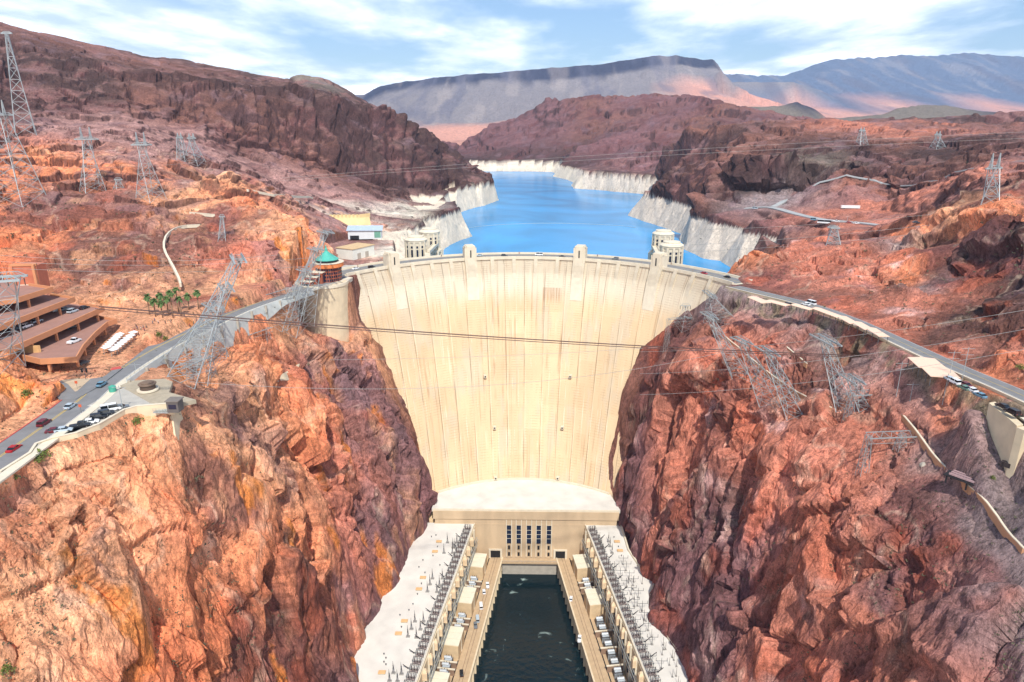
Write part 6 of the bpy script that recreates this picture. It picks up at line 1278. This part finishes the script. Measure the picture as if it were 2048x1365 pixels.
def shrub(px, py, s, label, n=150):
    rs = random.Random(label); x, y, z = G(px, py); r = thing('desert_shrub', label, 'shrub', (x, y, z+.1), 0, 'green shrubs on the rock')
    m_ = MB(); 
    for k in range(6): a = rs.uniform(0, 6.28); m_.tube((0, 0, -.3), (s*.5*math.cos(a), s*.5*math.sin(a), s*.8), .06, 4, .02)
    m_.build('stem', TWIG, r); m_ = MB()
    for k in range(n):
        a = rs.uniform(0, 6.28); b = rs.uniform(0, 1.5); rr_ = s*rs.uniform(.45, 1)*(1+.25*math.sin(3*a)); c = Vector((rr_*math.cos(a)*math.cos(b), rr_*math.sin(a)*math.cos(b), rr_*math.sin(b)*1.0)); u = Vector((rs.gauss(0, 1), rs.gauss(0, 1), rs.gauss(0, 1))).normalized(); v = u.orthogonal().normalized(); q = s*.16
        m_.add([c-u*q, c-v*q*.6, c+u*q, c+v*q*.6], [(0, 1, 2, 3)])
    m_.build('foliage', BUSH, r)
for px, py, s, lb in [(52,792,2.0,'round green shrub on the bare knoll left of the junction'),(84,916,2.2,'green shrub on the rocks just below the rim wall, right of two'),(75,926,1.6,'yellowish green shrub below the rim wall, left of two'),(275,846,1.8,'rusty green shrub under the lookout beside its wall'),(353,826,1.2,'small green shrub below the hanging cabin'),(598,795,1.6,'green shrub near the foot of the triangular wall'),(32,958,1.0,'low green shrub in the corner below the road'),(614,1146,1.4,'tiny shrub high on the big left cliff'),(15,1344,1.6,'green shrub in the bottom left corner'),(2022,892,1.6,'green shrubs at the foot of the bridge abutment'),(2040,738,1.6,'green shrub on the orange slope at the right edge'),(1985,958,1.0,'small green shrub on the grey fill near the platform'),(318,672,1.5,'strip of yellow green shrub on the pink bank by the left road'),(330,680,1.4,'second tuft of shrub on the pink bank by the left road')]: shrub(px, py, s, lb)
# sparse desert scrub nobody could count
scr = MB(); rs = random.Random(11); n_ = 0
while n_ < 4500:
    px, py = rs.uniform(0, 2048), rs.uniform(300, 1365)
    if 640 < px < 1400 and py > 480: continue
    d = ray(px, py); g = G(px, py)
    if g[1] > 900 or g[2] < 60: 
        n_ += 1; continue
    s = rs.uniform(.22, .6)*(1 if g[1] < 300 else 1.5); n_ += 1
    for k in range(5):
        c = Vector(g)+Vector((rs.gauss(0, s*.5), rs.gauss(0, s*.5), rs.uniform(0, s))); u = Vector((rs.gauss(0, 1), rs.gauss(0, 1), rs.gauss(0, 1))).normalized(); v = u.orthogonal().normalized(); scr.add([c-u*s*.5, c-v*s*.4, c+u*s*.5, c+v*s*.4], [(0, 1, 2, 3)])
so_ = scr.build('desert_scrub', mat('scrub_leaf', (86,84,62), .9, var=.3, scale=1)); tag(so_, 'sparse grey green desert scrub dotted over the slopes', 'scrub', kind='stuff')

# ------------------------------------------------------------------ plaza: sunshades, people, signs; platform on the right slope
def mk_shade(r):
    m_ = MB(); m_.add([(-1.5, -1.1, 2.5), (1.5, -1.1, 2.5), (1.5, 1.1, 2.9), (-1.5, 1.1, 2.9), (-1.5, -1.1, 2.42), (1.5, -1.1, 2.42), (1.5, 1.1, 2.82), (-1.5, 1.1, 2.82)], [(0, 1, 2, 3), (7, 6, 5, 4), (0, 4, 5, 1), (1, 5, 6, 2), (2, 6, 7, 3), (3, 7, 4, 0)]); m_.build('canopy', WHITE, r)
    for s in (-1, 1): m_ = MB(); m_.box((s*1.2, 0, 0), (.12, .12, 2.6)); m_.build('post', STEEL, r)
for row, (a, b) in enumerate((((211,690),(238,664)), ((226,694),(266,662)))):
    for k in range(8):
        px, py = a[0]+(b[0]-a[0])*k/7, a[1]+(b[1]-a[1])*k/7; x, y, z = Pz(px, py, 189.6); place('sunshade', mk_shade, (x, y, ground(x, y)), R(70), 'white sunshade in the %s row beside the garage, %s from its near end' % ('garage side' if row == 0 else 'road side', nth(k)), 'white sunshades in two rows by the garage', 'sunshade')
def person(loc, rz, shirt, label):
    key = 'person_'+shirt; SH = dict(red=(170,40,44), blue=(50,74,130), white=(224,224,220), black=(36,36,40), grey=(120,122,126), green=(60,100,70))
    if key in PROTO: r = copy_tree(PROTO[key]); r.location = loc; r.rotation_euler = (0, 0, rz); r['label'] = label; return
    r = thing('person', label, 'person', loc, rz, 'visitors walking about the dam'); PROTO[key] = r
    me = bpy.data.meshes.new('body'); V = [(0, 0, .95), (0, 0, 1.2), (0, 0, 1.45), (0, 0, 1.56), (0, .02, 1.68), (.2, 0, 1.42), (.26, .03, 1.15), (.24, .14, .92), (-.2, 0, 1.42), (-.26, -.03, 1.15), (-.24, -.1, .92), (.1, 0, .9), (.12, .1, .5), (.12, .02, .06), (.12, .16, .03), (-.1, 0, .9), (-.12, -.06, .5), (-.12, -.2, .08), (-.12, -.06, .03)]
    E_ = [(0, 1), (1, 2), (2, 3), (3, 4), (2, 5), (5, 6), (6, 7), (2, 8), (8, 9), (9, 10), (0, 11), (11, 12), (12, 13), (13, 14), (0, 15), (15, 16), (16, 17), (17, 18)]
    RD = [.15, .14, .16, .06, .11, .07, .05, .035, .07, .05, .035, .1, .07, .045, .04, .1, .07, .045, .04]
    me.from_pydata(V, E_, []); o = bpy.data.objects.new('body', me); COL.objects.link(o); o.parent = r; o.modifiers.new('skin', 'SKIN'); 
    for i, q in enumerate(RD): me.skin_vertices[0].data[i].radius = (q, q*.8)
    me.skin_vertices[0].data[0].use_root = True; me.materials.append(mat('skin', (190,140,112), .7))
    m_ = MB(); m_.lathe((0, 0, .86), [(.17, 0), (.19, .1), (.2, .35), (.24, .52), (.12, .68)], 10, True, 0, 1.05, .75); m_.build('shirt', mat('cloth_'+shirt, SH[shirt], .9), r)
    m_ = MB(); m_.lathe((.11, .03, .3), [(.09, 0), (.12, .55)], 8, True); m_.lathe((-.11, -.03, .3), [(.09, 0), (.12, .55)], 8, True); m_.lathe((0, 0, .8), [(.2, 0), (.19, .12)], 8, True); m_.build('trousers', mat('denim', (60,66,84), .9), r)
    m_ = MB(); m_.lathe((0, 0, 1.66), [(.11, 0), (.13, .06), (.1, .14), (.03, .17)], 8, True); m_.build('hair', mat('hair', (50,38,30), .8), r)
rs = random.Random(5); sh_ = ['red', 'blue', 'white', 'black', 'grey', 'green']; spots = [(268,656,'at the end of the white sunshades'),(274,654,'in the queue beyond the sunshades'),(281,655,'among the crowd by the sunshades'),(276,660,'on the plaza path by the road'),(286,652,'walking on the plaza path'),(292,650,'walking toward the palms'),(288,657,'beside the bank of the road'),(309,638,'under the first palm'),(316,642,'between two palms'),(330,642,'near the middle palms'),(341,640,'beside the tallest palm'),(368,628,'at the foot of the stairway'),(376,630,'right of the stairway foot'),(390,622,'near the last palm'),(402,618,'beyond the last palm'),(272,650,'near the garage corner'),(305,643,'on the plaza near the kerb'),(384,626,'standing in a group past the stairway')]
for i, (px, py, wh_) in enumerate(spots): x, y, z = Pz(px, py, 190); s = sh_[i % 6]; person((x, y, ground(x, y)), rs.uniform(0, 6), s, 'person in %s top standing %s' % (s, wh_) if i % 2 else 'person in %s top %s' % (s, wh_))
rs = random.Random(9)
for i in range(14):
    a = R(-48+i*7.6+rs.uniform(-2, 2)); s = sh_[(i*5) % 6]; far_ = i % 3 == 0; ra = 135.8 if not far_ else 147.4; person((ra*math.sin(a), 342+ra*math.cos(a), 179.22), rs.uniform(0, 6), s, 'person in %s top on the dam crest, %s from its left end' % (s, nth(i)))
pf = G(1938, 968); pt = thing('steel_platform', 'dark steel winch platform with pale beams on the grey fill beside the footpath wall', 'platform', (pf[0], pf[1], pf[2]), R(-52))
m_ = MB(); m_.box((0, 0, .9), (13, 4.6, .3)); m_.build('deck', mat('black_steel', (34,32,34), .7), pt)
for y_ in (-1.5, 0, 1.5): m_ = MB(); m_.box((-1.2, y_, 1.5), (8, .6, .5)); m_.build('beam', mat('pink_beam', (170,140,140), .7), pt)
for x_ in (-5.6, 0, 5.6):
    for y_ in (-1.9, 1.9): m_ = MB(); m_.box((x_, y_, -1.5), (.4, .4, 2.5)); m_.build('leg', mat('black_steel', (34,32,34)), pt)
m_ = MB(); m_.box((7.2, 0, .4), (2.6, 4.2, 1.5)); m_.build('winch_house', mat('black_steel', (34,32,34)), pt)
pf = G(2038, 940); pt = thing('timber_crib', 'dark timber crib half buried in the slope at the right edge', 'crib', (pf[0], pf[1], pf[2]-.2), R(-48))
m_ = MB(); m_.box((0, 0, 0), (9, 1.6, 1.4)); m_.build('crib', mat('dark_timber', (56,46,44), .9, var=.2), pt)
for k in range(4): m_ = MB(); m_.box((-3.6+k*2.4, -.9, 0), (.3, .3, 1.8)); m_.build('post', mat('dark_timber', (56,46,44)), pt)
bo_ = G(1846, 932); bl = MB(); bl.lathe((0, 0, 0), [(1.1, -.6), (1.2, .3), (.7, 1.0), (.5, 1.2)], 5); b_ = bl.build('footing_block', CONCG); b_.location = bo_; tag(b_, 'pale concrete footing block below the large truss gantry', 'footing')
# junction signals and small signs
def sign(px, py, label, kind='sign'):
    x, y, z = Pz(px, py, 185.4); r = thing('road_sign', label, 'sign', (x, y, 185.3)); m_ = MB(); m_.tube((0, 0, 0), (0, 0, 2.8), .06, 6); m_.build('post', STEELD, r); m_ = MB(); m_.box((0, -.08, 2.0), (.9, .06, .9)); m_.build('panel', mat('sign_orange', (208,96,60), .6), r)
sign(155, 778, 'small red marker sign at the tip of the traffic island'); sign(163, 826, 'red and white striped sign post beside the left road'); 
r = thing('traffic_signal', 'dark twin headed signal post at the junction before the garage', 'signal', (*Pz(172, 760, 185.3)[:2], 185.3))
m_ = MB(); m_.tube((0, 0, 0), (0, 0, 3.6), .09, 6); m_.tube((-.9, 0, 3.4), (.9, 0, 3.4), .07); m_.build('post', STEELD, r)
for s in (-.8, .8): m_ = MB(); m_.box((s, 0, 2.7), (.5, .4, 1.5)); m_.build('signal_head', DARK, r)
# ------------------------------------------------------------------ the air: even haze round the camera and the whole scene
hz = MB(); x0, x1, y0, y1, z0, z1 = -12900, 12900, -400, 12900, -60, 1500
hz.add([(x0, y0, z0), (x1, y0, z0), (x1, y1, z0), (x0, y1, z0), (x0, y0, z1), (x1, y0, z1), (x1, y1, z1), (x0, y1, z1)], [(3, 2, 1, 0), (4, 5, 6, 7), (0, 1, 5, 4), (1, 2, 6, 5), (2, 3, 7, 6), (3, 0, 4, 7)])
hm = bpy.data.materials.new('haze'); hm.use_nodes = True; t = hm.node_tree; t.nodes.clear(); o_ = t.nodes.new('ShaderNodeOutputMaterial'); v_ = t.nodes.new('ShaderNodeVolumePrincipled')
v_.inputs['Color'].default_value = (.55, .72, 1.0, 1); v_.inputs['Density'].default_value = 4.5e-5; v_.inputs['Anisotropy'].default_value = .1; t.links.new(v_.outputs[0], o_.inputs['Volume'])
ho = hz.build('haze', hm); ho['kind'] = 'stuff'; ho['label'] = 'thin blue air haze over the far mountains'
